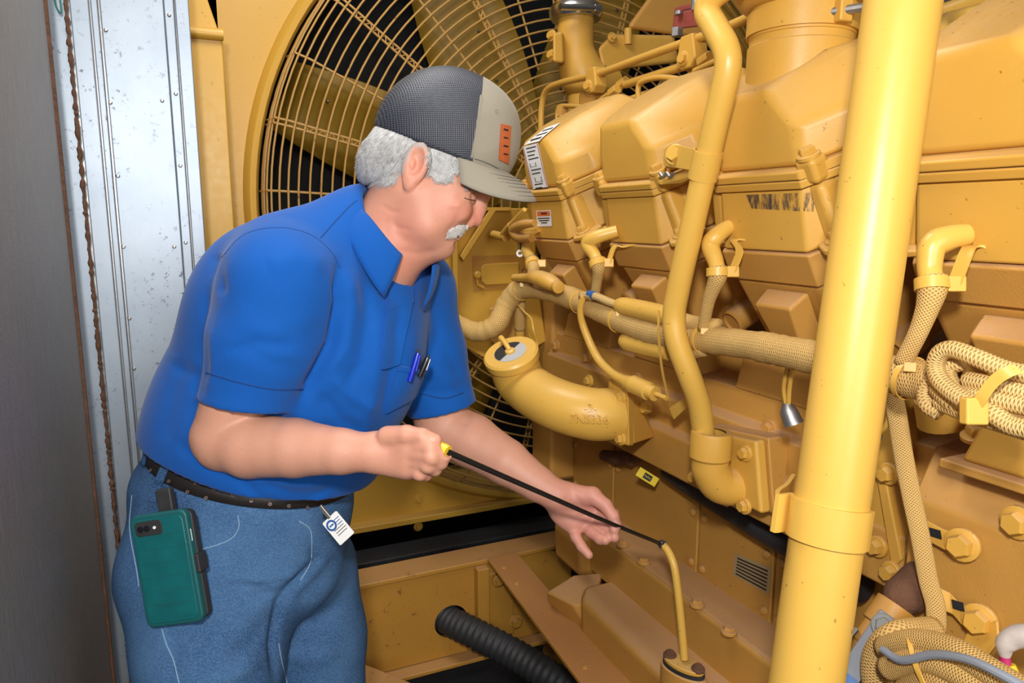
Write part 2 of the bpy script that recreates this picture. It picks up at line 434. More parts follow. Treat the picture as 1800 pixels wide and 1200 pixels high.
po.p('upper_gusset', prism([(xl-0.008, YPo+0.01, zt), (xr-0.004, YPo+0.01, zt), (xr-0.05, YPo+0.01, zt+0.16), (xr-0.055, YPo+0.01, 2.7), (xl-0.008, YPo+0.01, 2.7)], (0, 0.1, 0)), MT['shroud'], bevel=0.003)
po.p('return_flange', box(xl-0.014, xl-0.002, YPo+0.012, YPo+0.2, 0.3, zt-0.06), MT['skid'])
# fan guard
fg = T('fan_guard', (FC.x, FC.y, 0.545), 'rusty yellow wire fan guard of close concentric rings and spokes', 'fan guard')
rings = [(0.976, 2.2), (0.976, 2.178), (0.975, 2.156), (0.970, 2.136), (0.960, 2.119), (0.940, 2.108), (0.917, 2.102)] + [(0.890-0.0305*k, 2.1) for k in range(24)]
for r, y in rings:
    P = [(FC.x+r*math.cos(2*math.pi*k/112), y, FC.z+r*math.sin(2*math.pi*k/112)) for k in range(112)]
    fg.p('ring', tube(P, 0.0030, 6, closed=True), MT['wire'])
for k in range(32):
    a = math.radians(98.5+11.25*k); c, s = math.cos(a), math.sin(a)
    d = Vector((c, 0, s)); tn = Vector((-s, 0, c)); o = Vector((FC.x, 0, FC.z))
    edge = [Vector((0, 2.107, 0))+o+d*0.86, Vector((0, 2.108, 0))+o+d*0.93, Vector((0, 2.125, 0))+o+d*0.968, Vector((0, 2.21, 0))+o+d*0.980]
    if k % 2 == 0:
        g = []
        for q in (-1, 1):
            g.append(tube([Vector((0, 2.107, 0))+o+d*0.17+tn*0.007*q] + [e+tn*0.007*q for e in edge], 0.0034, 6))
        zz = [Vector((0, 2.107, 0))+o+d*(0.19+0.0125*i)+tn*(0.007*(1 if i % 2 else -1)) for i in range(57)]
        g.append(tube(zz, 0.0026, 5))
        fg.p('lattice_spoke', join(*g), MT['wire'])
    else:
        fg.p('spoke', tube([Vector((0, 2.106, 0))+o+d*0.45] + edge, 0.0034, 6), MT['wire'])
fg.p('hub_disc', lathe([(0.185, -0.004), (0.185, 0.004)], frame((FC.x, 2.104, FC.z), (0, -1, 0)), 48), MT['wire'], bevel=0.002)
# fan
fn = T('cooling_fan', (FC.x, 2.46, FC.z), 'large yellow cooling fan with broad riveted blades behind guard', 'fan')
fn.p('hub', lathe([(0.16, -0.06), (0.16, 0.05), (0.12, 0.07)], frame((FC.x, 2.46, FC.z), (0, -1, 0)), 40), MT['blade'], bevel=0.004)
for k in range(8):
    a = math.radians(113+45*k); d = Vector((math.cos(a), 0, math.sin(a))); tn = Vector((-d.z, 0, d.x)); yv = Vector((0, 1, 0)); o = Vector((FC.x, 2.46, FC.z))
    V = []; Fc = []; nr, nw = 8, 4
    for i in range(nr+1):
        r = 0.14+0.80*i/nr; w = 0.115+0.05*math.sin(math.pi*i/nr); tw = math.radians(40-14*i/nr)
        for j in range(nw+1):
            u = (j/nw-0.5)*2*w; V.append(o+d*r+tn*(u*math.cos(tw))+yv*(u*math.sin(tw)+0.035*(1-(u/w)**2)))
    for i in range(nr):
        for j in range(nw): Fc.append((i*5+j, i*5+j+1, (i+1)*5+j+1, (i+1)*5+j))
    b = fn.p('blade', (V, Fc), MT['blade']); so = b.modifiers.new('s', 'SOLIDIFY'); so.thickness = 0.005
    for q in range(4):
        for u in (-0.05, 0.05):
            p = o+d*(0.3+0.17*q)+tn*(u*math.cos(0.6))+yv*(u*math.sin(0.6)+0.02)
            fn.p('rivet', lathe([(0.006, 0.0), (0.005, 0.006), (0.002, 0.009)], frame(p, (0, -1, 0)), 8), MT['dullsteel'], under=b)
# ------------------------------------------------------------------ engine: block, heads, rocker covers (bank leans out 28 degrees)
BA = math.radians(28); VI = Vector((math.cos(BA), 0, math.sin(BA))); WU = Vector((-math.sin(BA), 0, math.cos(BA)))
CEN = [1.448, 1.116, 0.794, 0.476]
def B(c, u, v, w): return Vector((0.72, c+u, 1.56)) + VI*v + WU*w
def ring(c, w, hf, vf, hb, vc, vb, ul=None, ur=None):
    """plan of a housing at height w: front half length, front depth, back half length, where the corner facet ends, back"""
    ul = hf if ul is None else ul; ur = hf if ur is None else ur
    return [B(c, ul, vf, w), B(c, -ur, vf, w), B(c, -hb, vc, w), B(c, -hb, vb, w), B(c, hb, vb, w), B(c, hb, vc, w)]
NB = -VI
eng = T('diesel_engine', (0.95, 1.0, 0.40), 'dusty yellow cast diesel engine block with cylinder heads and stepped ledges', 'engine')
prof = [(1.25, 1.25), (0.935, 1.25), (0.935, 1.214), (0.874, 1.207), (0.870, 1.160), (0.850, 1.152), (0.848, 1.098), (0.832, 1.088), (0.829, 1.012), (0.86, 0.998), (1.25, 0.998)]
eng.p('block_side', ext_y(prof, 0.60, 1.67), MT['block'], bevel=0.004)
eng.p('block_core', ext_y([(1.5, 1.42), (1.2, 1.36), (0.99, 1.25), (1.0, 0.9), (1.5, 0.9)], 0.2, 1.72), MT['block'])
eng.p('front_gear_case', ext_y([(1.4, 1.62), (0.98, 1.55), (0.86, 1.30), (0.86, 0.80), (1.4, 0.80)], 1.66, 1.78), MT['block'], bevel=0.01)
eng.p('gear_case_top', ext_y([(1.4, 1.62), (0.97, 1.60), (0.95, 1.30), (1.4, 1.30)], 1.78, 1.93), MT['block'], bevel=0.01)
prof2 = [(1.2, 1.235), (0.90, 1.232), (0.835, 1.222), (0.806, 1.170), (0.800, 1.160), (0.797, 0.955), (0.83, 0.93), (1.2, 0.93)]
nb = eng.p('near_side_casting', ext_y(prof2, 0.05, 0.575), MT['block'], bevel=0.005)
for px, py, xx in ((978, 608, 0.870), (1032, 629, 0.870), (1353, 754, 0.869), (1120, 668, 0.869)):
    eng.p('bolt', hexbolt(PX(px, py, xx-0.001), (-1, 0, 0.05), 0.0115, 0.012), MT['block'])
for px, py in ((1790, 918),):
    eng.p('bolt', hexbolt(PX(px, py, 0.797), (-1, 0, 0), 0.013, 0.014), MT['paint'])
# flange plates and slot between the two side castings
pl = [PX(1506, 745, 0.835), PX(1560, 700, 0.835), PX(1600, 965, 0.835), PX(1572, 1012, 0.835), PX(1490, 985, 0.835)]
eng.p('end_flange', prism(pl, (0.05, 0, 0)), MT['paint'], bevel=0.004)
eng.p('end_rib', prism([PX(1538, 830, 0.828), PX(1552, 820, 0.828), PX(1585, 985, 0.828), PX(1566, 1000, 0.828)], (0.01, 0, 0)), MT['paint'], bevel=0.003)
for px, py in ((1562, 832), (1567, 1005), (1543, 960)):
    eng.p('bolt', hexbolt(PX(px, py, 0.827), (-1, 0, 0), 0.0105, 0.014), MT['paint'])
# crankcase covers under the side ledge, each its own sheet
YC = [0.30, PX(1362, 1000, 0.93).y, PX(1228, 950, 0.93).y, PX(1080, 850, 0.93).y, 1.66]
for i in range(4):
    cv = eng.p('crankcase_cover', box(0.928, 0.96, YC[i]+0.003, YC[i+1]-0.003, 0.70, 1.02), MT['block'], bevel=0.003)
    for y in (YC[i]+0.018, YC[i+1]-0.018):
        for z in (0.79, 0.90): eng.p('bolt', hexbolt((0.927, y, z), (-1, 0, 0), 0.006, 0.006), MT['block'], under=cv)
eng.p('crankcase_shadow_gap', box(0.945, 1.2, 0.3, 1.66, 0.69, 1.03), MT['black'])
# service decal on the crankcase cover
q = [PX(1292, 972, 0.9275), PX(1356, 998, 0.9275), PX(1352, 1046, 0.9275), PX(1288, 1010, 0.9275)]
dec = eng.p('service_decal', prism(q, (0.0006, 0, 0)), plain('faded_decal', (0.36, 0.26, 0.13), 0.5), label='faded grey printed decal')
for i in range(6):
    f0, f1 = 0.14+i*0.14, 0.20+i*0.14
    L = lambda a, b_, t: a+(b_-a)*t
    eng.p('print_line', prism([L(q[0], q[3], f0).lerp(L(q[1], q[2], f0), 0.08), L(q[0], q[3], f0).lerp(L(q[1], q[2], f0), 0.92), L(q[0], q[3], f1).lerp(L(q[1], q[2], f1), 0.92), L(q[0], q[3], f1).lerp(L(q[1], q[2], f1), 0.08)], (-0.0004, 0, 0)), MT['ink'], under=dec)
# oil pan rail and foot
eng.p('pan_rail', ext_y([(0.96, 0.775), (0.852, 0.770), (0.846, 0.762), (0.846, 0.66), (0.96, 0.64)], 0.35, 1.50), MT['block'], bevel=0.006)
eng.p('rail_end', ext_y([(0.93, 0.775), (0.85, 0.768), (0.815, 0.73), (0.82, 0.64), (0.93, 0.62)], 1.42, 1.56), MT['block'], bevel=0.014)
for px, py in ((1094, 957), (1131, 987), (1225, 1062), (1281, 1110)):
    eng.p('bolt', hexbolt(PZ(px, py, 0.773), (0, 0, 1), 0.010, 0.010), MT['block'])
eng.p('oil_pan', hull([(0.752, 1.30, 0.66), (0.775, 1.335, 0.675), (0.86, 1.335, 0.675), (0.86, 0.2, 0.675), (0.752, 0.2, 0.66), (0.762, 1.30, 0.40), (0.9, 1.30, 0.40), (0.762, 0.2, 0.40), (0.9, 0.2, 0.40)]), MT['block'], bevel=0.012)
eng.p('pan_nose', hull([PZ(960, 1040, 0.64), PZ(1003, 1036, 0.66), PZ(1008, 1010, 0.67), PZ(1058, 1006, 0.67), PZ(1006, 1064, 0.64), PZ(962, 1058, 0.60), PZ(1008, 1080, 0.56), PZ(1060, 1040, 0.60), (0.79, 1.32, 0.668), (0.785, 1.285, 0.655), (0.785, 1.285, 0.56)]), MT['block'], bevel=0.005)
# lifter boxes along the deck
for k, (a, b_) in enumerate([(1.40, 1.62), (1.085, 1.30), (0.765, 0.98)]):
    lb = eng.p('side_box', hull([(0.872, a, 1.205), (0.872, b_, 1.205), (0.882, a+.006, 1.262), (0.882, b_-.006, 1.262), (1.0, a+.006, 1.30), (1.0, b_-.006, 1.30), (1.0, a, 1.205), (1.0, b_, 1.205)]), MT['block'], bevel=0.004)
    for y in (a+0.04, b_-0.05): eng.p('bolt', hexbolt((0.915, y, 1.275), (-0.3, 0, 1), 0.011, 0.012), MT['block'], under=lb)
    eng.p('box_stub', tube([(0.93, a+0.09, 1.26), (0.915, a+0.10, 1.34)], 0.017, 16), MT['paint'], under=lb)
lb = eng.p('side_box', hull([(0.80, 0.08, 1.225), (0.80, 0.52, 1.225), (0.815, 0.09, 1.285), (0.815, 0.505, 1.285), (1.0, 0.09, 1.33), (1.0, 0.505, 1.33), (1.0, 0.08, 1.22), (1.0, 0.52, 1.22)]), MT['paint'], bevel=0.006)
eng.p('box_foot', box(0.785, 1.0, 0.08, 0.535, 1.214, 1.226), MT['block'], bevel=0.003, under=lb)
eng.p('box_stub', tube([PX(1656, 745, 0.84), PX(1650, 700, 0.83)], 0.028, 18), MT['paint'], under=lb)
eng.p('bolt', hexbolt(PX(1722, 766, 0.83), (-0.3, 0, 1), 0.014, 0.014), MT['paint'], under=lb)
eng.p('black_gasket', prism([PX(948, 655, 0.869), PX(1035, 690, 0.869), PX(1035, 712, 0.869), PX(948, 672, 0.869)], (0.003, 0, 0)), MT['rubber'])
for k in range(9):
    p = PX(962+8*k, 668+3.6*k, 0.867); eng.p('gasket_rib', box(p.x-0.004, p.x, p.y-0.003, p.y+0.003, p.z-0.012, p.z+0.010), MT['rubber'])
# heads
for i, c in enumerate(CEN):
    hu = eng.p('cylinder_head', hull(ring(c, -0.31, 0.07, -0.010, 0.115, 0.07, 0.30) + ring(c, -0.154, 0.080, -0.027, 0.130, 0.055, 0.30)), MT['block'], bevel=0.008)
    eng.p('head_deck', hull(ring(c, -0.154, 0.084, -0.031, 0.135, 0.05, 0.30) + ring(c, -0.106, 0.084, -0.031, 0.135, 0.05, 0.30)), MT['block'], bevel=0.003, under=hu)
    eng.p('lug', hull([B(c, 0.02, -0.026, -0.165), B(c, -0.06, -0.026, -0.165), B(c, 0.015, -0.062, -0.172), B(c, -0.055, -0.062, -0.172), B(c, 0.005, -0.056, -0.25), B(c, -0.045, -0.056, -0.25), B(c, 0.005, -0.018, -0.262), B(c, -0.05, -0.018, -0.262)]), MT['block'], bevel=0.005, under=hu)
    eng.p('port_boss', lathe([(0.024, 0.0), (0.024, 0.045), (0.019, 0.048), (0.019, 0.042), (0.008, 0.042)], frame(B(c, -0.118, 0.07, -0.285), NB), 24), MT['block'], under=hu)
    eng.p('neck', hull(ring(c, -0.335, 0.055, 0.02, 0.09, 0.08, 0.30) + ring(c, -0.30, 0.06, 0.0, 0.10, 0.07, 0.30)), MT['block'], bevel=0.006, under=hu)
names = ['yellow rocker cover bearing the white printed wiring decal and warning sticker', 'yellow rocker cover with the vent pipe bracket bolted at its edge', 'yellow rocker cover with oil-stained seam below the large air pipe', 'yellow rocker cover above the coiled pale cord and its cable tie']
covers = []
for i, c in enumerate(CEN):
    rc = T('rocker_cover', B(c, 0, 0.1, -0.105), names[i], 'rocker cover'); covers.append(rc)
    lw = 0.018 if i == 2 else 0.0   # the cover under the air pipe has a flatter back
    top = (ring(c, 0.0, 0.079, 0.006, 0.134, 0.078, 0.24, ul=0.083) + ring(c, 0.05, 0.074, 0.022, 0.130, 0.085, 0.24, ul=0.083)
           + [B(c, 0.080, 0.044, 0.098), B(c, -0.020, 0.044, 0.098), B(c, -0.036, 0.066, 0.100), B(c, -0.112, 0.140, 0.085), B(c, -0.112, 0.24, 0.09-lw), B(c, 0.112, 0.24, 0.09-lw), B(c, 0.112, 0.085, 0.098), B(c, -0.075, 0.125, 0.112), B(c, 0.07, 0.11, 0.112), B(c, -0.075, 0.23, 0.112-lw), B(c, 0.07, 0.23, 0.112-lw)])
    ct = rc.p('cover_cap', hull(top), MT['paint'], bevel=0.012, seg=3)
    if i == 0: cap1 = ct
    rc.p('cover_flange', hull(ring(c, -0.011, 0.083, -0.006, 0.146, 0.078, 0.25) + ring(c, 0.001, 0.083, -0.005, 0.146, 0.078, 0.25)), MT['paint'], bevel=0.003)
    rc.p('lower_flange', hull(ring(c, -0.023, 0.083, -0.006, 0.146, 0.078, 0.25) + ring(c, -0.0118, 0.083, -0.006, 0.146, 0.078, 0.25)), MT['paint'], bevel=0.002)
    hs = rc.p('rocker_housing', hull(ring(c, -0.105, 0.080, -0.028, 0.132, 0.05, 0.27) + ring(c, -0.023, 0.077, -0.002, 0.132, 0.078, 0.27)), MT['paint'], bevel=0.005)
    if i == 0: house1 = hs
    if i == 2: house3 = hs
    for (u, v) in ((0.092, 0.012), (-0.088, 0.016)):
        rc.p('bolt_boss', hull([B(c, u+du, v+dv, w) for du in (-0.016, 0.016) for dv in (-0.014, 0.016) for w in (-0.023, 0.012)]), MT['paint'], bevel=0.008, seg=3)
        rc.p('bolt', hexbolt(B(c, u, v, 0.012), WU, 0.0105, 0.012), MT['paint'])
        rc.p('column', hull([B(c, u+du, v+dv, -0.022) for du in (-0.014, 0.014) for dv in (-0.010, 0.03)] + [B(c, u*1.18+du, v-0.012+dv, -0.104) for du in (-0.014, 0.014) for dv in (-0.010, 0.04)]), MT['paint'], bevel=0.010, seg=3)
    for (u, v) in ((0.115, 0.0), (-0.112, -0.002)):
        rc.p('foot_ear', hull([B(c, u+du, v+dv, w) for du, dv in ((-0.03, 0.03), (-0.03, -0.02), (0.0, -0.028), (0.028, -0.01), (0.028, 0.05)) for w in (-0.106, -0.097)]), MT['paint'], bevel=0.003)
        rc.p('bolt', hexbolt(B(c, u, v, -0.097), WU, 0.0115, 0.013), MT['paint'])

# ------------------------------------------------------------------ printed decals
def quad_lerp(q, u, v): return q[0].lerp(q[1], u).lerp(q[3].lerp(q[2], u), v)
bc = bvh_of(([v.co.copy() for v in cap1.data.vertices], [tuple(p.vertices) for p in cap1.data.polygons]))
dq = [(920, 258), (947, 251), (966, 334), (939, 338)]
d1 = covers[0].add(O('wiring_decal', patch(bc, dq, 4, 14, 0.0022), MT['white'])); d1['label'] = 'white printed wiring decal with red border'
dq2 = [(960, 226), (986, 217), (949, 248), (922, 255)]
d2 = covers[0].add(O('decal_top_fold', patch(bc, dq2, 4, 5, 0.0022), MT['white']), d1)
def sub(qd, u0, v0, u1, v1):
    L = lambda u, v: tuple(Vector(qd[0]).lerp(Vector(qd[1]), u).lerp(Vector(qd[3]).lerp(Vector(qd[2]), u), v))
    return [L(u0, v0), L(u1, v0), L(u1, v1), L(u0, v1)]
for (a, b_, c_, d_) in ((0.03, 0.01, 0.07, 0.99), (0.93, 0.01, 0.97, 0.99), (0.03, 0.97, 0.97, 0.985)):
    covers[0].add(O('decal_border', patch(bc, sub(dq, a, b_, c_, d_), 1, 12, 0.0026), MT['redink']), d1)
for k in range(3):
    covers[0].add(O('print_line', patch(bc, sub(dq2, 0.15, 0.2+0.27*k, 0.85, 0.3+0.27*k), 2, 1, 0.0026), MT['ink']), d1)
for k in range(12):
    if k in (4, 5, 8, 9): continue
    v = 0.05+0.078*k
    covers[0].add(O('print_line', patch(bc, sub(dq, 0.2, v, 0.84-0.1*(k % 3), v+0.022), 2, 1, 0.0026), MT['ink']), d1)
for (a, b_, c_, d_) in ((0.2, 0.385, 0.24, 0.46), (0.2, 0.455, 0.6, 0.462), (0.55, 0.385, 0.59, 0.46), (0.3, 0.69, 0.34, 0.80), (0.3, 0.79, 0.8, 0.798), (0.7, 0.69, 0.74, 0.8)):
    covers[0].add(O('diagram_line', patch(bc, sub(dq, a, b_, c_, d_), 1, 1, 0.0026), MT['ink']), d1)
bh = bvh_of(([v.co.copy() for v in house1.data.vertices], [tuple(p.vertices) for p in house1.data.polygons]))
wq = [(943, 370), (969, 369), (971, 397), (945, 398)]
w1 = covers[0].add(O('warning_sticker', patch(bh, wq, 1, 1, 0.0012), MT['white'])); w1['label'] = 'small warning sticker with orange header'
covers[0].add(O('sticker_header', patch(bh, sub(wq, 0.06, 0.05, 0.94, 0.36), 1, 1, 0.0015), MT['orangeink']), w1)
for v, a, b_ in ((0.46, 0.08, 0.9), (0.60, 0.16, 0.84), (0.74, 0.3, 0.7)):
    covers[0].add(O('print_line', patch(bh, sub(wq, a, v, b_, v+0.07), 1, 1, 0.0015), MT['ink']), w1)
h0, n0 = hit(bh, 957, 375, 0.0018)
if h0 is not None:
    covers[0].p('sticker_word', text_geo('WARNING', 0.0065, frame(h0, n0, (0, -1, 0)), 0.0002, bold=True), MT['ink'], under=w1)

# oil weeping from the seam of the third cover
def stain_mat():
    m, nt, b = mat_new('oil_weep_stain'); p = pos(nt)
    sx_ = scaled(nt, p, (1, 1, 0.25)); al = ramp(nt, noise(nt, 110, 5, 0.7, sx_), [(0.42, (0, 0, 0)), (0.62, (0.85, 0.85, 0.85))])
    b.inputs['Base Color'].default_value = (0.05, 0.04, 0.045, 1); b.inputs['Roughness'].default_value = 0.4; nt.links.new(al, b.inputs['Alpha']); return m
b3 = bvh_of(([v.co.copy() for v in house3.data.vertices], [tuple(p.vertices) for p in house3.data.polygons]))
covers[2].add(O('oil_stain', patch(b3, [(1312, 342), (1432, 338), (1430, 372), (1322, 366)], 8, 3, 0.0008), stain_mat()))
# ------------------------------------------------------------------ pipes
bp = T('large_diagonal_pipe', PD(1420, 1190, 0.73), 'thick glossy yellow pipe leaning in front of the rocker covers', 'pipe')
ptop, pbot = PD(1604, -120, 0.70), PD(1404, 1290, 0.735)
axis = (pbot-ptop).normalized()
pend = ptop-axis*((2.70-ptop.z)/abs(axis.z)); pfoot = pbot+axis*((pbot.z-0.42)/abs(axis.z))
bp.p('pipe_body', tube([pend.lerp(pfoot, i/36) for i in range(37)], 0.0352, 40), MT['pipe'])
sm_ = ptop + axis*((PD(1441, 915, 0.72)-ptop).dot(axis))
fx = frame(sm_, -axis, (CAM-sm_))
xa = fx.col[0].xyz; ya = fx.col[1].xyz
if ya.dot(RT) > 0: ya = -ya
lp = []
for k in range(30):
    a = math.radians(-95+190*k/29); lp.append(sm_+xa*(0.0372*math.cos(a))-ya*(0.0372*math.sin(a)))
lp = lp[::-1] if (lp[0]-sm_).dot(ya) < 0 else lp
tang = [sm_+ya*0.0485+xa*0.018, sm_+ya*0.051-xa*0.004, sm_+ya*0.046-xa*0.05, sm_+ya*0.044-xa*0.12]
def strap(path, wdir, w, th):
    V = []; Fc = []; m = len(path); wdir = Vector(wdir).normalized()
    for i, p in enumerate(path):
        t = (path[min(i+1, m-1)]-path[max(i-1, 0)]).normalized(); nn = t.cross(wdir).normalized()
        for a, b_ in ((-1, -1), (1, -1), (1, 1), (-1, 1)): V.append(p+wdir*(w*a)+nn*(th*b_))
    for i in range(m-1):
        for k in range(4): Fc.append((i*4+k, i*4+(k+1) % 4, i*4+4+(k+1) % 4, i*4+4+k))
    Fc += [(3, 2, 1, 0), tuple(4*(m-1)+k for k in range(4))]
    return V, Fc
bp.p('strap_clamp', strap(smooth_path([lp[k] for k in range(0, 30, 3)][::-1] + tang, 4), axis, 0.0195, 0.0022), MT['pipe'], bevel=0.001)
vp = T('vent_pipe', PX(1240, 830, 0.78), 'slim bent yellow vent pipe running down to a square flanged elbow', 'pipe')
vpts = [PX(1310, -45, 0.69), PX(1255, -8, 0.675), PX(1243, 20, 0.672), PX(1258, 50, 0.672), PX(1277, 88, 0.672), PX(1278, 130, 0.673), PX(1258, 215, 0.676), PX(1240, 295, 0.68), PX(1215, 405, 0.680), PX(1192, 510, 0.680), PX(1185, 555, 0.680), PX(1190, 600, 0.683), PX(1212, 660, 0.700), PX(1229, 710, 0.721), PX(1237, 765, 0.738)]
vp.p('pipe_body', tube(smooth_path(vpts, 6), 0.0178, 22), MT['pipe'])
ecx = PX(1250, 775, 0.744)
vp.p('elbow_body', tube(smooth_path([ecx+Vector((0.0, 0.0, -0.028)), ecx+Vector((0.002, 0, -0.05)), ecx+Vector((0.02, -0.004, -0.075)), ecx+Vector((0.06, -0.008, -0.082))], 5), [0.029, 0.0295, 0.03, 0.032], 24), MT['paint'])
vp.p('elbow_socket', lathe([(0.0225, 0.012), (0.0315, 0.012), (0.0325, 0.008), (0.0325, -0.03), (0.029, -0.034), (0.0, -0.034)], frame(ecx+Vector((0, 0, 0.004)), (0.03, 0, 1)), 32, cap=False), MT['paint'])
fq = [PX(1224, 752, 0.786), PX(1328, 775, 0.786), PX(1338, 905, 0.786), PX(1216, 842, 0.786)]
fp = vp.p('elbow_flange', prism(fq, (0.022, 0, 0)), MT['paint'], bevel=0.006)
vp.p('mounting_pad', hull([p+Vector((0.022, 0, 0))+(p-sum(fq, Vector())/4)*0.06 for p in fq] + [p+Vector((dx, 0.002, 0)) for p, dx in zip(fq, (0.066, 0.072, 0.046, 0.046))]), MT['block'], bevel=0.004)
for px, py in ((1311, 796), (1309, 889), (1222, 838), (1232, 762)):
    vp.p('bolt', hexbolt(PX(px, py, 0.785), (-1, 0, 0), 0.0095, 0.011), MT['paint'], under=fp)
vp.p('cast_number', text_geo('2094', 0.020, frame(PX(1268, 868, 0.7855), (-1, 0, 0), (0, -1, 0.12)), 0.0012), MT['paint'], under=fp)
vp.p('cast_number', text_geo('45', 0.018, frame(PX(1275, 884, 0.7855), (-1, 0, 0), (0, -1, 0.12)), 0.0012), MT['paint'], under=fp)
# bracket holding the vent pipe to the cover
vb = T('vent_pipe_bracket', PX(1200, 300, 0.70), 'small yellow bolted bracket clamping the vent pipe to rocker cover', 'bracket')
pc = PX(1240, 290, 0.68)
vb.p('clamp_band', lathe([(0.0185, -0.02), (0.021, -0.02), (0.021, 0.02), (0.0185, 0.02)], frame(pc, (vpts[7]-vpts[6])), 28, cap=False), MT['pipe'])
vb.p('plate', prism([PX(1166, 262, 0.705), PX(1180, 252, 0.705), PX(1225, 262, 0.685), PX(1226, 302, 0.685), PX(1168, 292, 0.705)], (0.004, 0.003, 0)), MT['pipe'], bevel=0.0015)
vb.p('bolt', hexbolt(PX(1187, 272, 0.703), (-0.9, -0.45, 0.1), 0.0115, 0.012), MT['pipe'])
vb.p('foot', hull([PX(1155, 318, 0.712), PX(1196, 312, 0.712), PX(1205, 300, 0.72), PX(1160, 325, 0.712), PX(1198, 322, 0.712), PX(1228, 300, 0.70), PX(1228, 306, 0.70)]), MT['pipe'], bevel=0.001)
vb.p('spring_clip', tube(smooth_path([PX(1160+6*k, 306+(5 if k % 2 else -2), 0.705) for k in range(5)], 4), 0.003, 6), MT['dullsteel'])
# air pipe standing on the third cover
ap = T('air_pipe', (0.83, 0.80, 1.66), 'wide yellow air pipe with a screw band clamp on rocker cover', 'pipe')
ac = PX(1402, 150, 0.80); am = frame(ac, (0.02, 0.0, 1))
ap.p('pipe_body', lathe([(0.071, -0.06), (0.071, 0.049), (0.069, 0.051), (0.069, 0.060), (0.0705, 0.061), (0.0705, 0.11)], am, 48), MT['paint'])
ap.p('band_clamp', lathe([(0.0703, 0.064), (0.074, 0.064), (0.074, 0.093), (0.0703, 0.093)], am, 48, cap=False), MT['paint'])
ap.p('flared_collar', lathe([(0.07, 0.098), (0.082, 0.104), (0.092, 0.116), (0.092, 0.126), (0.08, 0.131), (0.08, 0.4)], am, 48), MT['paint'])
sc_ = am @ Vector((0, 0, 0.0785)); sd = (CAM-sc_); sd.z = 0; sd.normalize(); sdr = (Matrix.Rotation(math.radians(38), 3, 'Z') @ sd)
ap.p('screw_housing', xform(box(-0.014, 0.014, -0.010, 0.010, -0.004, 0.012), frame(sc_+sdr*0.074, sdr)), MT['paint'], bevel=0.003)
ap.p('clamp_screw', tube([sc_+sdr*0.083+Vector((0.012, -0.02, 0)), sc_+sdr*0.083+Vector((-0.012, 0.022, 0))], 0.006, 10), MT['dullsteel'])
# oil filler elbow
of = T('oil_filler_elbow', (0.72, 1.15, 1.04), 'cast yellow oil filler elbow marked 7N5336 with round capped neck', 'pipe elbow')
CDIR = (UP*0.80-RT*0.25-FW*0.52).normalized()
ep = [Vector((0.83, 1.128, 1.105)), PX(1095, 727, 0.755), PX(1045, 728, 0.70), PX(990, 715, 0.655), PX(945, 694, 0.632), PX(915, 668, 0.612) + CDIR*0.0, PX(900, 628, 0.60)]
ep[-2] = ep[-1]-CDIR*0.058
eS = smooth_path(ep, 7)
of.p('elbow_body', tube(eS[8:], [0.050, 0.051, 0.051, 0.051, 0.051, 0.051, 0.051], 40), MT['pipe'])
cdir = CDIR; cm = frame(ep[-1], cdir)
of.p('neck_collar', lathe([(0.0525, -0.05), (0.0525, -0.006), (0.05, -0.004)], cm, 40, cap=False), MT['pipe'])
cap = of.p('filler_cap', lathe([(0.048, -0.006), (0.057, -0.006), (0.058, 0.0), (0.058, 0.010), (0.054, 0.0145), (0.0, 0.0145)], cm, 48, cap=False), MT['pipe'])
of.p('cap_decal', lathe([(0.0, 0.0150), (0.034, 0.0150)], cm, 40, cap=False), plain('grey_cap_print', (0.42, 0.42, 0.42), 0.4), under=cap)
hv = []
for k in range(21):
    a = math.radians(-10+180*k/20); hv.append(cm @ Vector((0.0335*math.cos(a), 0.0335*math.sin(a), 0.0154)))
of.p('cap_decal_dark', (hv+[cm @ Vector((0, 0, 0.0154))], [(k, k+1, 21) for k in range(20)]), MT['ink'], under=cap)
of.p('cap_boss', lathe([(0.011, 0.0154), (0.010, 0.019), (0.006, 0.021)], cm, 20), MT['orangeink'] if False else MT['pipe'], under=cap)
hb = cm @ Vector((0, 0, 0.018)); ht = hb+(PX(872, 592, 0.60)-hb).normalized()*0.045
of.p('cap_handle', tube([hb, hb.lerp(ht, 0.5)+cdir*0.012, ht+cdir*0.014], [0.0055, 0.0055, 0.0065], 12), MT['pipe'], under=cap)
of.p('flange', hull([PX(1072, 664, 0.757), PX(1114, 684, 0.757), PX(1114, 784, 0.757), PX(1066, 772, 0.757), PX(1070, 664, 0.735), PX(1104, 684, 0.735), PX(1106, 784, 0.735), PX(1066, 772, 0.735)]), MT['pipe'], bevel=0.004)
of.p('mounting_block', hull([PX(1112, 688, 0.757), PX(1114, 780, 0.757), PX(1150, 768, 0.833), PX(1128, 700, 0.833), PX(1090, 690, 0.833), PX(1090, 776, 0.833), PX(1078, 680, 0.757), PX(1078, 770, 0.757)]), MT['paint'], bevel=0.003)
for px, py in ((1092, 698), (1092, 770), (1036, 669)):
    of.p('bolt', hexbolt(PX(px, py, 0.734 if px > 1050 else 0.775), (-1, 0, 0), 0.0095, 0.011), MT['pipe'])
fx_ = frame(PX(1039, 720, 0.648), (-0.93, -0.36, 0.02), (0.36, -0.93, 0.10))
be = bvh_of(tube(eS[8:], [0.050, 0.051, 0.051, 0.051, 0.051, 0.051, 0.051], 40))
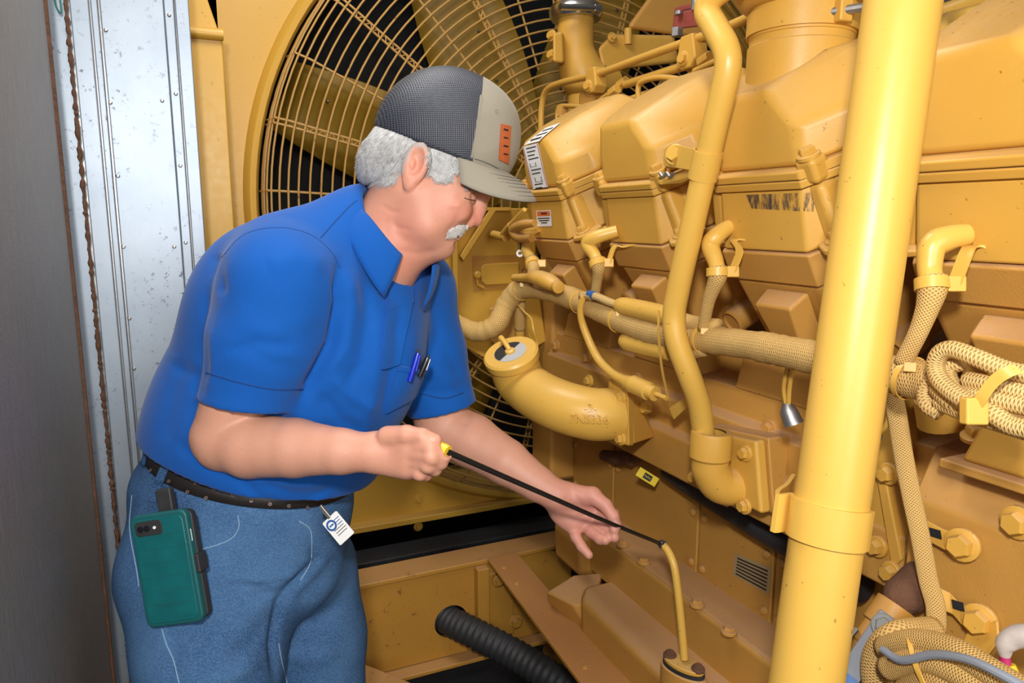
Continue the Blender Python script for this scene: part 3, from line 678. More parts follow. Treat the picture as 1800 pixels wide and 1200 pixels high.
def raised(body_, px, py, hpx, bv2, lift):
    """cast lettering that follows the curved surface"""
    V_, F_ = text_geo(body_, 1.0, Matrix.Identity(4), 0.5); out = []; last_ = None
    for v in V_:
        h, nn = hit(bv2, px+v.x*hpx*1.35, py-v.y*hpx*1.35+v.x*hpx*0.04, -0.0005)
        if h is None: h, nn = last_
        last_ = (h, nn); out.append(h+nn*(lift if v.z > 0 else 0.0))
    return out, F_
for s, px, py, hp2 in (('-2-', 1038, 718, 15), ('7N5336', 1036, 736, 15)):
    of.p('cast_number', raised(s, px, py, hp2, be, 0.0065), MT['pipe'], smooth=False)

# ------------------------------------------------------------------ fuel lines and housings along the top
fl = T('fuel_line_rack', PX(1100, 150, 0.88), 'cluster of yellow fuel lines and fittings above the rocker covers', 'fuel lines')
XF = 0.925
def fline(name, pts, r, n=6): return fl.p(name, tube(smooth_path([PX(a, b_, x) for a, b_, x in pts], n), r, 14), MT['paint'])
fline('fuel_line', [(951, 235, XF), (952, 190, XF), (960, 160, XF), (985, 146, XF), (1050, 130, XF), (1130, 101, XF), (1200, 76, XF), (1260, 55, XF), (1330, 25, XF)], 0.0085)
fline('fuel_line', [(980, 225, 0.93), (980, 195, 0.93), (990, 186, 0.93), (1040, 188, 0.93), (1052, 180, 0.93), (1072, 173, 0.93), (1084, 182, 0.93), (1088, 200, 0.93)], 0.0058)
fline('fuel_line', [(1100, 148, 0.945), (1150, 133, 0.945), (1215, 112, 0.945), (1300, 85, 0.945)], 0.0095)
fline('fuel_line', [(1124, 185, 0.93), (1122, 155, 0.93), (1130, 143, 0.93), (1160, 136, 0.93), (1200, 140, 0.93)], 0.0062)
fline('fuel_line', [(1090, 182, 0.955), (1150, 162, 0.955), (1220, 145, 0.955)], 0.009)
fline('fuel_line', [(1040, 188, 0.93), (1070, 165, 0.93)], 0.006)
fline('fuel_line', [(1222, 126, 0.92), (1262, 108, 0.92), (1290, 102, 0.92)], 0.0075)
for px, py, x, s in ((1046, 142, 0.925, 0.027), (1216, 92, 0.925, 0.029)):
    o = PX(px, py, x)
    fl.p('fitting_block', hull([o+Vector((dx, dy*s, dz*s*1.1)) for dx in (-0.014, 0.02) for dy, dz in ((-1, -0.5), (-0.5, -1), (0.6, -1), (1, -0.2), (0.7, 1), (-0.6, 1))]), MT['paint'], bevel=0.004)
    fl.p('bolt', hexbolt(o+Vector((-0.015, 0.006, -0.012)), (-1, -0.3, 0), 0.010, 0.01), MT['paint'])
for px, py, x in ((1080, 160, 0.93), (1095, 146, 0.945), (1212, 138, 0.93), (1240, 105, 0.925), (1232, 130, 0.925)):
    o = PX(px, py, x); d = Vector((0.05, -1, 0.28)).normalized()
    V = [frame(o, d) @ Vector((0.0125*math.cos(math.pi/3*k), 0.0125*math.sin(math.pi/3*k), z)) for z in (-0.014, 0.014) for k in range(6)]
    fl.p('hex_nut', (V, [(k, (k+1) % 6, 6+(k+1) % 6, 6+k) for k in range(6)]+[(5, 4, 3, 2, 1, 0), (6, 7, 8, 9, 10, 11)]), MT['paint'], bevel=0.0015)
fl.p('rail_block', hull([PX(a, b_, x) for a, b_ in ((1018, 165), (1040, 150), (1085, 190), (1075, 225), (1018, 230)) for x in (0.945, 0.985)]), MT['block'], bevel=0.006)
fl.p('hex_plug', xform(lathe([(0.014, 0), (0.014, 0.025)], Matrix.Identity(4), 6), frame(PX(988, 205, 0.93), (0, 0, 1))), MT['block'])
fl.p('hex_plug', xform(lathe([(0.014, 0), (0.014, 0.02)], Matrix.Identity(4), 6), frame(PX(1092, 203, 0.94), (0, 0, 1))), MT['block'])
th = T('thermostat_housing', PY(1020, 190, 1.86), 'cast yellow thermostat housing with an upturned neck and polished clamp', 'housing')
YT = 1.86
th.p('neck', tube(smooth_path([PY(1012, 0, YT), PY(1012, 40, YT), PY(1013, 90, YT), PY(1030, 140, YT), PY(1068, 150, YT+0.02)], 6), [0.050, 0.050, 0.051, 0.068, 0.058], 32), MT['paint'])
th.p('pedestal', lathe([(0.062, 1.55), (0.062, 1.60), (0.048, 1.62), (0.05, 1.90)], Matrix.Translation((PY(1030, 140, YT).x, YT, 0)), 28), MT['paint'])
th.p('side_flange', hull([PY(a, b_, y) for a, b_ in ((972, 58), (990, 55), (992, 112), (972, 110)) for y in (YT-0.055, YT+0.02)]), MT['paint'], bevel=0.008)
for px, py in ((970, 63), (970, 97)):
    th.p('bolt', hexbolt(PY(px, py, YT-0.02), (-1, -0.25, 0.1), 0.011, 0.012), MT['paint'])
th.p('cast_body', hull([PY(a, b_, y) for a, b_ in ((1050, 85), (1075, 60), (1185, 62), (1195, 110), (1060, 125)) for y in (YT-0.04, YT+0.08)]), MT['paint'], bevel=0.012)
th.p('boss', tube([PY(1104, 50, YT-0.045), PY(1104, 78, YT-0.045)], 0.011, 16), MT['paint'])
th.p('bolt', hexbolt(PY(1076, 66, YT-0.045), (0, -1, 0.2), 0.010, 0.01), MT['paint'])
th.p('upper_casting', hull([PY(a, b_, y) for a, b_ in ((1100, 50), (1130, 20), (1180, -60), (1260, -60), (1240, 70)) for y in (YT, YT+0.1)]), MT['block'], bevel=0.015)
cl = th.p('polished_clamp', lathe([(0.050, -0.021), (0.067, -0.020), (0.073, -0.007), (0.074, 0.005), (0.067, 0.017), (0.050, 0.021)], frame(PY(1012, 22, YT), (0, 0.04, 1)), 36, cap=False), MT['steel'])
th.p('clamp_bolt', tube([PY(985, 12, YT-0.079), PY(1050, 14, YT-0.079)], 0.008, 12), MT['steel'], under=cl)
th.p('clamp_lug', xform(box(-0.01, 0.01, -0.012, 0.012, -0.014, 0.014), frame(PY(1048, 16, YT-0.072), (0, -1, 0))), MT['steel'], bevel=0.004, under=cl)
rf = T('red_flange', PX(1212, 40, 0.95), 'dark red bolted flange above the fuel lines', 'flange')
rf.p('flange_plate', hull([PX(a, b_, x) for a, b_ in ((1182, 52), (1185, 22), (1240, 12), (1245, 45)) for x in (0.93, 1.0)]), MT['red'], bevel=0.004)
rf.p('flange_plate', hull([PX(a, b_, x) for a, b_ in ((1184, 22), (1188, 12), (1238, 2), (1240, 12)) for x in (0.935, 1.0)]), MT['red'], bevel=0.003)
rf.p('stud', tube([PX(1224, -10, 0.93), PX(1222, 18, 0.93)], 0.008, 10), MT['dullsteel'])
rf.p('stud', tube([PX(1193, 20, 0.925), PX(1193, 26, 0.925)], 0.008, 10), MT['dullsteel'])
rf.p('nut', xform(lathe([(0.012, 0), (0.012, 0.016)], Matrix.Identity(4), 6), frame(PX(1190, 64, 0.925), (0, 0, 1))), MT['dullsteel'])
rb = T('return_line', PX(1700, 100, 0.86), 'bent yellow return line running behind the large diagonal pipe', 'pipe')
rb.p('pipe_body', tube(smooth_path([PX(1800, 0, 1.0), PX(1740, 18, 1.0), PX(1690, 30, 0.98), PX(1662, 40, 0.93), PY(1656, 66, 0.636), PY(1668, 130, 0.6355), PY(1684, 215, 0.635), PY(1690, 245, 0.635)], 6), 0.0112, 16), MT['pipe'])
rb.p('upper_run', tube([PX(1560, 60, 1.03), PX(1700, 12, 1.03), PX(1820, -30, 1.03)], 0.016, 16), MT['pipe'])
rb.p('bracket', hull([PX(a, b_, x) for a, b_ in ((1680, 60), (1700, 50), (1726, 65), (1715, 92), (1682, 96)) for x in (0.955, 0.985)]), MT['paint'], bevel=0.006)
rb.p('support', hull([PX(a, b_, x) for a, b_ in ((1690, 90), (1720, 86), (1722, 160), (1700, 170)) for x in (0.985, 1.04)]), MT['paint'], bevel=0.006)
rb.p('air_manifold', hull([PX(a, b_, x) for a, b_ in ((1500, 40), (1680, 20), (1690, 60), (1700, 190), (1520, 230)) for x in (1.10, 1.25)]), MT['block'], bevel=0.02)
# front mounting plate with gusset and recessed cover, facing the doorway
YF = 1.70
fp_ = T('front_mounting_plate', PY(840, 600, YF), 'yellow steel mounting plate with a diagonal rib and recessed cover', 'mounting plate')
fp_.p('plate', prism([PY(735, 366, YF), PY(942, 366, YF), PY(942, 470, YF), PY(960, 600, YF), PY(880, 645, YF), PY(800, 600, YF), PY(735, 590, YF)], (0, 0.02, 0)), MT['shroud'], bevel=0.003)
fp_.p('side_rib', hull([PY(a, b_, y) for a, b_ in ((795, 368), (804, 368), (808, 600), (797, 600)) for y in (YF-0.035, YF)]), MT['shroud'], bevel=0.003)
fp_.p('diagonal_rib', hull([PY(a, b_, y) for a, b_ in ((860, 368), (874, 368), (815, 460), (808, 450)) for y in (YF-0.03, YF)]), MT['shroud'], bevel=0.003)
fp_.p('top_lip', hull([PY(a, b_, y) for a, b_ in ((735, 364), (897, 364), (897, 370), (735, 370)) for y in (YF-0.03, YF)]), MT['shroud'])
fp_.p('recess', hull([PY(a, b_, y) for a, b_ in ((830, 450), (925, 447), (930, 505), (832, 512)) for y in (YF-0.002, YF-0.0005)]), MT['skid'])
fp_.p('recess_cover', hull([PY(a, b_, y) for a, b_ in ((851, 464), (912, 461), (912, 498), (855, 501), (846, 494), (845, 470)) for y in (YF-0.007, YF-0.001)]), MT['shroud'], bevel=0.002)
fp_.p('latch', tube([PY(836, 480, YF-0.006), PY(840, 500, YF-0.006), PY(850, 506, YF-0.006)], 0.004, 8), MT['shroud'])
fp_.p('latch_knob', lathe([(0.010, 0), (0.010, 0.008), (0.006, 0.011)], frame(PY(838, 483, YF-0.002), (0, -1, 0)), 16), MT['shroud'])
fp_.p('lower_bracket', hull([PY(a, b_, y) for a, b_ in ((860, 540), (900, 538), (935, 600), (900, 640), (862, 600)) for y in (YF-0.05, YF-0.01)]), MT['block'], bevel=0.006)
# ------------------------------------------------------------------ wiring harness and cords
def pth(l): return [PX(a, b_, x) for a, b_, x in l]
hn = T('wiring_harness', PX(1100, 575, 0.74), 'thick woven yellow wiring harness draped along the cylinder heads', 'harness')
main = pth([(770, 556, 0.555), (800, 568, 0.570), (840, 583, 0.605), (872, 570, 0.638), (890, 535, 0.665), (912, 510, 0.685), (945, 507, 0.705), (1000, 522, 0.716), (1060, 548, 0.719), (1130, 578, 0.724), (1185, 590, 0.726), (1240, 596, 0.726), (1330, 608, 0.718), (1420, 626, 0.706), (1530, 650, 0.695), (1600, 664, 0.69), (1650, 676, 0.685)])
sleeve(hn, 'main_sleeve', main, [0.021, 0.023, 0.024, 0.023, 0.022, 0.022, 0.021, 0.021, 0.0205], MT['braid'], 22, 10, lump=0.10)
def tie(t, px, py, x, d, r, under=None):
    o = PX(px, py, x); t.p('cable_tie', lathe([(r, -0.003), (r+0.0015, -0.003), (r+0.0015, 0.003), (r, 0.003)], frame(o, d), 24, cap=False), MT['pipe'], under=under)
    s = o+(CAM-o).normalized()*(r+0.002)+Vector((0, 0, r*0.5))
    t.p('tie_head', xform(box(-0.005, 0.005, -0.006, 0.006, -0.004, 0.004), frame(s, (CAM-o))), MT['pipe'], bevel=0.001, under=under)
for i, (px, py) in enumerate(((918, 509), (1020, 531), (1088, 562), (1238, 595), (1598, 664))):
    x = [0.688, 0.717, 0.721, 0.726, 0.69][i]
    tie(hn, px, py, x, (PX(px+8, py+3, x)-PX(px-8, py-3, x)), 0.0225)
# plug boot lying on the harness
hn.p('plug_boot', tube(smooth_path(pth([(905, 488, 0.67), (928, 488, 0.67), (945, 488, 0.67), (965, 495, 0.675), (982, 505, 0.68)]), 5), [0.010, 0.011, 0.019, 0.020, 0.014], 18, flat=0.85), MT['braid_fine'] if False else MT['paint'])
hn.p('plug_face', lathe([(0.0125, 0), (0.0125, 0.012), (0.010, 0.013)], frame(PX(978, 503, 0.675), (PX(990, 509, 0.672)-PX(975, 502, 0.676))), 18), MT['paint'])
# smooth heat sleeves over the splices
for nm, P, r in (('splice_sleeve', [(1088, 536, 0.712), (1098, 538, 0.714), (1130, 545, 0.718), (1175, 556, 0.720), (1192, 562, 0.720)], [0.013, 0.0165, 0.017, 0.017, 0.014]), ('splice_sleeve', [(1098, 598, 0.722), (1108, 602, 0.722), (1140, 610, 0.724), (1180, 618, 0.726)], [0.014, 0.017, 0.017, 0.016])):
    hn.p(nm, tube(smooth_path(pth(P), 5), r, 20), MT['pipe'])
sleeve(hn, 'splice_tail', pth([(1022, 520, 0.695), (1045, 520, 0.695), (1070, 530, 0.705), (1092, 538, 0.713)]), 0.0075, MT['braid_fine'], 12)
sleeve(hn, 'splice_tail', pth([(1190, 560, 0.720), (1225, 570, 0.722), (1262, 575, 0.726)]), 0.013, MT['braid'], 14)
sleeve(hn, 'splice_tail', pth([(1185, 617, 0.724), (1215, 619, 0.722), (1238, 614, 0.722)]), 0.011, MT['braid'], 14)
hn.p('blue_tape', tube(pth([(1036, 517, 0.695), (1046, 520, 0.695)]), 0.0082, 12), MT['blueink'])
# injector leads: smooth elbow, clamp, woven tail down to the harness
leads = [[(945, 400, 0.735), (925, 412, 0.715), (920, 430, 0.705), (928, 445, 0.70), (938, 470, 0.69), (930, 492, 0.685), (922, 505, 0.69)],
         [(1085, 406, 0.735), (1050, 416, 0.705), (1033, 428, 0.695), (1045, 448, 0.70), (1052, 468, 0.70), (1050, 492, 0.705), (1045, 524, 0.71)],
         [(1282, 398, 0.74), (1260, 414, 0.716), (1249, 432, 0.709), (1258, 460, 0.707), (1261, 486, 0.705), (1246, 528, 0.706), (1236, 578, 0.714)],
         [(1700, 412, 0.733), (1668, 418, 0.715), (1640, 432, 0.70), (1634, 470, 0.695), (1638, 512, 0.69), (1618, 575, 0.685), (1586, 640, 0.68)]]
for i, L in enumerate(leads):
    S = smooth_path(pth(L), 8); k = 8*4-4
    hn.p('lead_elbow', tube(S[:k+4], [0.011, 0.0125, 0.014, 0.013, 0.0115, 0.011], 18), MT['pipe'])
    sleeve(hn, 'lead_tail', S[k:], [0.0145, 0.014, 0.011, 0.0095, 0.009, 0.009], MT['braid'], 16, raw=True)
    hn.p('lead_clamp', lathe([(0.0135, -0.006), (0.0165, -0.006), (0.0165, 0.006), (0.0135, 0.006)], frame(S[k+2], S[k+4]-S[k]), 22, cap=False), MT['pipe'])
    c_ = S[k+2]+RT*0.019-FW*0.006
    hn.p('clamp_latch', xform(box(-0.008, 0.008, -0.009, 0.009, -0.006, 0.006), frame(c_, -FW)), MT['pipe'], bevel=0.0015)
    if i: hn.p('clip_tab', strap(smooth_path([c_, c_+Vector((0.01, -0.002, 0.03)), PX(L[0][0]+8, L[0][1]+32-4*i, 0.735), PX(L[0][0]+30, L[0][1]+24, 0.745)], 4), (0, 1, 0), 0.007, 0.0012), MT['pipe'])
sleeve(hn, 'drop_conduit', pth([(913, 520, 0.70), (914, 548, 0.705), (914, 578, 0.71)]), 0.014, MT['braid'], 18)
hn.p('drop_tube', tube(pth([(914, 574, 0.71), (913, 610, 0.715)]), 0.0115, 16), MT['pipe'])
# sensor with its lead, and loose thin ties
sn = T('pressure_sensor', PX(1130, 690, 0.79), 'yellow cylindrical sensor with a thin taped lead above the elbow', 'sensor')
sn.p('lead', tube(smooth_path(pth([(1026, 520, 0.69), (1020, 545, 0.69), (1026, 575, 0.70), (1048, 625, 0.715), (1075, 655, 0.715), (1104, 672, 0.715)]), 6), [0.006, 0.006, 0.0075, 0.0085, 0.0085, 0.010], 12), MT['pipe'])
sn.p('body', tube(pth([(1100, 670, 0.715), (1112, 675, 0.717), (1113, 675, 0.717), (1140, 687, 0.722), (1141, 687, 0.722), (1152, 692, 0.724)]), [0.0115, 0.0145, 0.0165, 0.0165, 0.0135, 0.013], 22), MT['pipe'])
sn.p('terminal', tube(pth([(1150, 691, 0.724), (1172, 700, 0.728)]), 0.0045, 8), MT['pipe'])
sn.p('nut', xform(lathe([(0.012, -0.006), (0.012, 0.008)], Matrix.Identity(4), 6), frame(PX(1136, 716, 0.79), (-1, 0, 0.2))), MT['pipe'])
sn.p('clip', hull([PX(a, b_, x) for a, b_ in ((1175, 716), (1205, 698), (1212, 712), (1184, 738)) for x in (0.775, 0.783)]), MT['pipe'], bevel=0.002)
lt = T('loose_cable_tie', PX(1170, 620, 0.70), 'long thin yellow cable tie hanging beside the vent pipe', 'cable tie')
lt.p('strap', strap(smooth_path(pth([(1158, 545, 0.698), (1158, 590, 0.700), (1164, 650, 0.715), (1176, 705, 0.740)]), 5), (0.3, -1, 0), 0.002, 0.0008), MT['pipe'])
lt2 = T('loose_cable_tie', PX(935, 570, 0.70), 'curled thin yellow cable tie hanging beside the filler cap', 'cable tie')
lt2.p('strap', tube(smooth_path(pth([(910, 535, 0.685), (922, 548, 0.685), (934, 560, 0.69), (938, 580, 0.69), (944, 600, 0.70), (945, 618, 0.70)]), 5), 0.0022, 7), MT['pipe'])
wl = T('white_ring_tag', PX(918, 440, 0.69), 'small white ring tag on a black cord by the harness', 'tag')
wl.p('cord', tube(smooth_path(pth([(920, 412, 0.69), (916, 428, 0.69), (915, 440, 0.69)]), 4), 0.0022, 6), MT['rubber'])
wl.p('ring', lathe([(0.004, -0.001), (0.0085, -0.001), (0.0085, 0.001), (0.004, 0.001)], frame(PX(914, 445, 0.688), (-0.6, -0.75, 0.2)), 20, cap=False), MT['white'])
fc = T('front_connectors', PX(905, 395, 0.70), 'dusty plug connectors and short cables beside the first rocker cover', 'connector')
fc.p('cable', tube(smooth_path(pth([(922, 368, 0.69), (908, 384, 0.69), (897, 398, 0.69)]), 4), [0.005, 0.006, 0.009], 10), MT['pipe'])
fc.p('plug', tube(pth([(899, 396, 0.69), (886, 412, 0.69)]), 0.010, 14), MT['paint'])
fc.p('plug', tube(pth([(868, 412, 0.69), (890, 418, 0.69)]), 0.010, 14), MT['paint'])
fc.p('cable', tube(smooth_path(pth([(940, 392, 0.70), (918, 395, 0.69), (902, 405, 0.685), (912, 418, 0.69), (935, 418, 0.70)]), 5), [0.008, 0.011, 0.012, 0.011, 0.010], 12), MT['block'])
# coiled spare cord tied to the harness
cc = T('coiled_cord', PX(1720, 690, 0.68), 'coiled pale yellow braided cord bound with a cable tie', 'cord')
L1 = [[(1830, 662, 0.66), (1770, 650, 0.655), (1720, 630, 0.65), (1675, 614, 0.65), (1652, 622, 0.65), (1645, 645, 0.65), (1655, 672, 0.645), (1690, 700, 0.64), (1720, 712, 0.64)],
      [(1690, 636, 0.665), (1668, 645, 0.662), (1668, 668, 0.66), (1690, 692, 0.655), (1740, 700, 0.65), (1830, 720, 0.65)],
      [(1640, 668, 0.67), (1628, 690, 0.665), (1632, 712, 0.66), (1652, 725, 0.66)],
      [(1650, 680, 0.66), (1675, 705, 0.655), (1700, 712, 0.655)],
      [(1650, 706, 0.66), (1690, 722, 0.655), (1740, 738, 0.65), (1830, 765, 0.65)],
      [(1700, 668, 0.66), (1750, 678, 0.655), (1830, 700, 0.655)],
      [(1690, 705, 0.645), (1740, 725, 0.64), (1780, 748, 0.64), (1830, 758, 0.64)]]
for i, L in enumerate(L1): sleeve(cc, 'cord_strand', pth(L), 0.0085 if i != 3 else 0.0105, MT['braid_fine'], 14)
cc.p('cable_tie', strap(smooth_path(pth([(1790, 648, 0.635), (1768, 655, 0.628), (1745, 672, 0.625), (1725, 700, 0.624), (1712, 722, 0.628)]), 5), (-0.25, 0.5, 0.5), 0.005, 0.0012), MT['pipe'])
cc.p('tie_head', xform(box(-0.012, 0.012, -0.010, 0.010, -0.006, 0.006), frame(PX(1712, 722, 0.625), -FW)), MT['pipe'], bevel=0.002)
# flat woven strap cable hanging down the casting
sc = T('flat_woven_cable', PX(1640, 1110, 0.765), 'flat woven yellow cable hanging down in front of the casting', 'cable')
fs = smooth_path(pth([(1562, 672, 0.73), (1575, 720, 0.74), (1588, 800, 0.755), (1602, 870, 0.762), (1618, 945, 0.765), (1632, 1020, 0.768), (1645, 1070, 0.77), (1642, 1115, 0.765), (1615, 1145, 0.74)]), 8)
u = []; g = tube(fs, 0.0105, 20, flat=0.35, flatdir=(-0.75, -0.6, 0.1), uv=u); sc.add(O_uv('cable_body', g, u, MT['braid']))
for (a, b_), (c_, d_) in (((1612, 925), (1692, 957)), ((1652, 1052), (1722, 1090))):
    cb = T('cable_clip_bracket', PX(c_, d_, 0.797), 'slotted yellow clip bracket bolted to the casting, ' + ('upper of the two' if b_ < 1000 else 'lower of the two'), 'bracket')
    cb.p('slotted_strip', strap([PX(a-6, b_-4, 0.775), PX(a+20, b_+8, 0.786), PX(c_-30, d_-8, 0.788), PX(c_, d_, 0.794), PX(c_+12, d_+4, 0.794)], (0, 0.28, 1), 0.0125, 0.0018), MT['paint'], bevel=0.001)
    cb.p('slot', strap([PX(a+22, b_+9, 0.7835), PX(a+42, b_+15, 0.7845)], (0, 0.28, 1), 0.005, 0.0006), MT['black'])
    cb.p('bolt', hexbolt(PX(c_, d_, 0.791), (-1, -0.2, 0.1), 0.0135, 0.016), MT['paint'])
    if b_ > 1000: cb.p('tail_plate', prism([PX(1700, 1110, 0.79), PX(1752, 1090, 0.79), PX(1755, 1125, 0.78), PX(1730, 1160, 0.775), PX(1685, 1140, 0.78)], (0.004, 0, 0)), MT['paint'], bevel=0.002)
# rolled cable with grey wire at the lower right
rl = T('rolled_woven_cable', PX(1610, 1190, 0.70), 'roll of woven yellow cable bound with a tie and grey wire', 'cable')
for L, r in (([(1640, 1112, 0.75), (1580, 1120, 0.70), (1548, 1150, 0.69), (1545, 1200, 0.69), (1570, 1240, 0.70)], 0.018), ([(1555, 1140, 0.68), (1610, 1128, 0.67), (1680, 1145, 0.66), (1740, 1180, 0.655), (1820, 1230, 0.65)], 0.0135), ([(1560, 1175, 0.67), (1620, 1160, 0.66), (1680, 1180, 0.655), (1760, 1230, 0.65)], 0.013), ([(1590, 1215, 0.67), (1640, 1195, 0.66), (1690, 1215, 0.655)], 0.013)):
    sleeve(rl, 'cable_turn', pth(L), r, MT['braid'], 18)
rl.p('grey_wire', tube(smooth_path(pth([(1552, 1142, 0.655), (1585, 1160, 0.645), (1640, 1150, 0.64), (1700, 1158, 0.635), (1760, 1185, 0.63), (1830, 1225, 0.63)]), 6), 0.0042, 10), plain('grey_wire_skin', (0.24, 0.27, 0.32), 0.5))
rl.p('cable_tie', strap(smooth_path(pth([(1592, 1110, 0.67), (1600, 1135, 0.652), (1610, 1170, 0.645), (1625, 1205, 0.645)]), 4), (0, 1, 0.2), 0.0035, 0.001), MT['pipe'])
wc = T('crimped_wire_end', PX(1790, 1150, 0.70), 'white wire with a magenta band and yellow crimp cap', 'wire')
wc.p('wire', tube(smooth_path(pth([(1830, 1118, 0.70), (1790, 1118, 0.695), (1768, 1132, 0.69), (1766, 1152, 0.69)]), 5), [0.011, 0.011, 0.009, 0.005], 14), plain('dirty_white_insulation', (0.5, 0.44, 0.40), 0.6, var=0.35, scale=60))
wc.p('band', tube(pth([(1766, 1150, 0.69), (1768, 1172, 0.69)]), 0.0048, 12), plain('magenta_band', (0.42, 0.02, 0.12), 0.5))
wc.p('cap', tube(pth([(1767, 1168, 0.69), (1776, 1200, 0.69)]), [0.0085, 0.0115], 14), plain('yellow_crimp', (0.8, 0.6, 0.03), 0.4))
gs = T('grey_sensor_plugs', PX(1392, 715, 0.80), 'pale twin wires ending in grey sensor plugs by the large pipe', 'wire')
gs.p('wire', tube(smooth_path(pth([(1386, 640, 0.73), (1378, 680, 0.745), (1382, 712, 0.755)]), 5), 0.0032, 8), MT['pipe'])
gs.p('wire', tube(smooth_path(pth([(1394, 642, 0.73), (1388, 680, 0.745), (1386, 712, 0.755)]), 5), 0.0032, 8), MT['pipe'])
gs.p('plug', tube(pth([(1383, 708, 0.755), (1386, 722, 0.756), (1395, 745, 0.76)]), [0.006, 0.012, 0.014], 14), MT['dullsteel'])
gs.p('wire', tube(smooth_path(pth([(1562, 695, 0.74), (1562, 740, 0.745), (1540, 765, 0.75)]), 5), 0.0036, 8), MT['pipe'])
gs.p('plug', tube(pth([(1542, 764, 0.75), (1526, 770, 0.752)]), [0.008, 0.010], 14), MT['dullsteel'])
# yellow hanging tag and black pipe in the gap under the ledge
tg = T('parker_tag', PX(1138, 838, 0.86), 'small bright yellow plastic tag printed Parker hanging under ledge', 'tag')
ct_ = PX(1138, 838, 0.87); td_ = (ct_-CAM).dot(FW); mx = (PD(1159, 851, td_)-PD(1117, 825, td_)).normalized(); nn = (CAM-ct_).normalized(); nn = (nn-mx*nn.dot(mx)).normalized(); tz = nn.cross(mx)
mt_ = Matrix((mx, tz, nn)).transposed().to_4x4(); mt_.translation = ct_
tg.p('plate', xform(box(-0.024, 0.024, -0.0105, 0.0105, -0.0012, 0.0012), mt_), plain('bright_yellow_plastic', (0.85, 0.62, 0.02), 0.35), bevel=0.001)
tg.p('print_box', xform(box(-0.009, 0.010, -0.0065, 0.0065, 0.0012, 0.0015), mt_), MT['ink'])
tg.p('print_word', text_geo('Parker', 0.0055, mt_ @ Matrix.Translation((0.0005, 0, 0.0018)), 0.0001), plain('yellow_print', (0.85, 0.62, 0.02), 0.35))
bk = T('black_rubber_pipe', PX(1280, 880, 0.89), 'black rubber pipe running in the gap beneath the side ledge', 'pipe')
bk.p('pipe_body', tube(smooth_path(pth([(1176, 826, 0.90), (1230, 862, 0.90), (1300, 905, 0.90), (1400, 965, 0.90), (1520, 1035, 0.90)]), 4), 0.022, 18), MT['rubber'])
dv = T('drain_fittings', PX(1110, 805, 0.90), 'dark rusty drain fitting under the ledge above the tag', 'fitting')
dv.p('fitting_body', tube(pth([(1062, 800, 0.91), (1092, 806, 0.90), (1130, 800, 0.90), (1165, 812, 0.90)]), [0.014, 0.017, 0.013, 0.015], 12), MT['rust'])
dv.p('hex_nut', xform(lathe([(0.019, -0.008), (0.019, 0.008)], Matrix.Identity(4), 6), frame(PX(1108, 804, 0.895), (0.1, -1, 0))), MT['rust'])
# ball valve
bv_ = T('ball_valve', PX(1540, 1120, 0.76), 'steel ball valve with a flat lever beside the large pipe', 'valve')
va, vb2 = PX(1582, 1058, 0.768), PX(1490, 1190, 0.70)
vd = (vb2-va)
bv_.p('rusty_nipple', tube(smooth_path([va-vd*0.26+Vector((0.06, 0.012, 0.012)), va-vd*0.20+Vector((0.012, 0, 0)), va-vd*0.06, va+vd*0.06], 5), [0.022, 0.025, 0.024, 0.017], 18), MT['rust'])
bv_.p('valve_body', tube([va+vd*f for f in (0.04, 0.05, 0.34, 0.36, 0.6, 0.62, 1.0)], [0.018, 0.0245, 0.0245, 0.021, 0.021, 0.019, 0.019], 20), MT['skid'])
vm = va+vd*0.32; vnn = (CAM-vm).normalized(); vl = vd.normalized(); vnn = (vnn-vl*vnn.dot(vl)).normalized()
lv = bv_.p('lever', strap([vm+vnn*0.027-vl*0.014, vm+vnn*0.027+vl*0.03, vm+vnn*0.033+vl*0.045, vm+vnn*0.034+vl*0.14], vl.cross(vnn), 0.0125, 0.0012), plain('worn_lever_steel', (0.16, 0.17, 0.19), 0.6, 0.3), bevel=0.001)
bv_.p('lever_grip', strap([vm+vnn*0.0365+vl*0.07, vm+vnn*0.0365+vl*0.15], vl.cross(vnn), 0.0105, 0.001), MT['blueink'], under=lv)
bv_.p('lever_nut', hexbolt(vm+vnn*0.028, vnn, 0.010, 0.008), plain('worn_grey_steel', (0.20, 0.20, 0.19), 0.65, 0.3), under=lv)
bv_.p('side_plate', strap([va+vd*0.35-RT*0.03+vnn*0.0, va+vd*0.8-RT*0.035], vnn, 0.018, 0.002), plain('worn_plate_steel', (0.16, 0.16, 0.16), 0.65, 0.3))
# ------------------------------------------------------------------ skid, hose, dipstick tube
sk = T('skid_crossbeam', (0.6, 1.8, 0.30), 'worn yellow steel skid crossbeam with a round hose hole', 'beam')
zb = 0.565
a0, a1 = PZ(600, 1056, zb), PZ(990, 972, zb); yb = 1.735
hc = PY(793, 1092, yb)
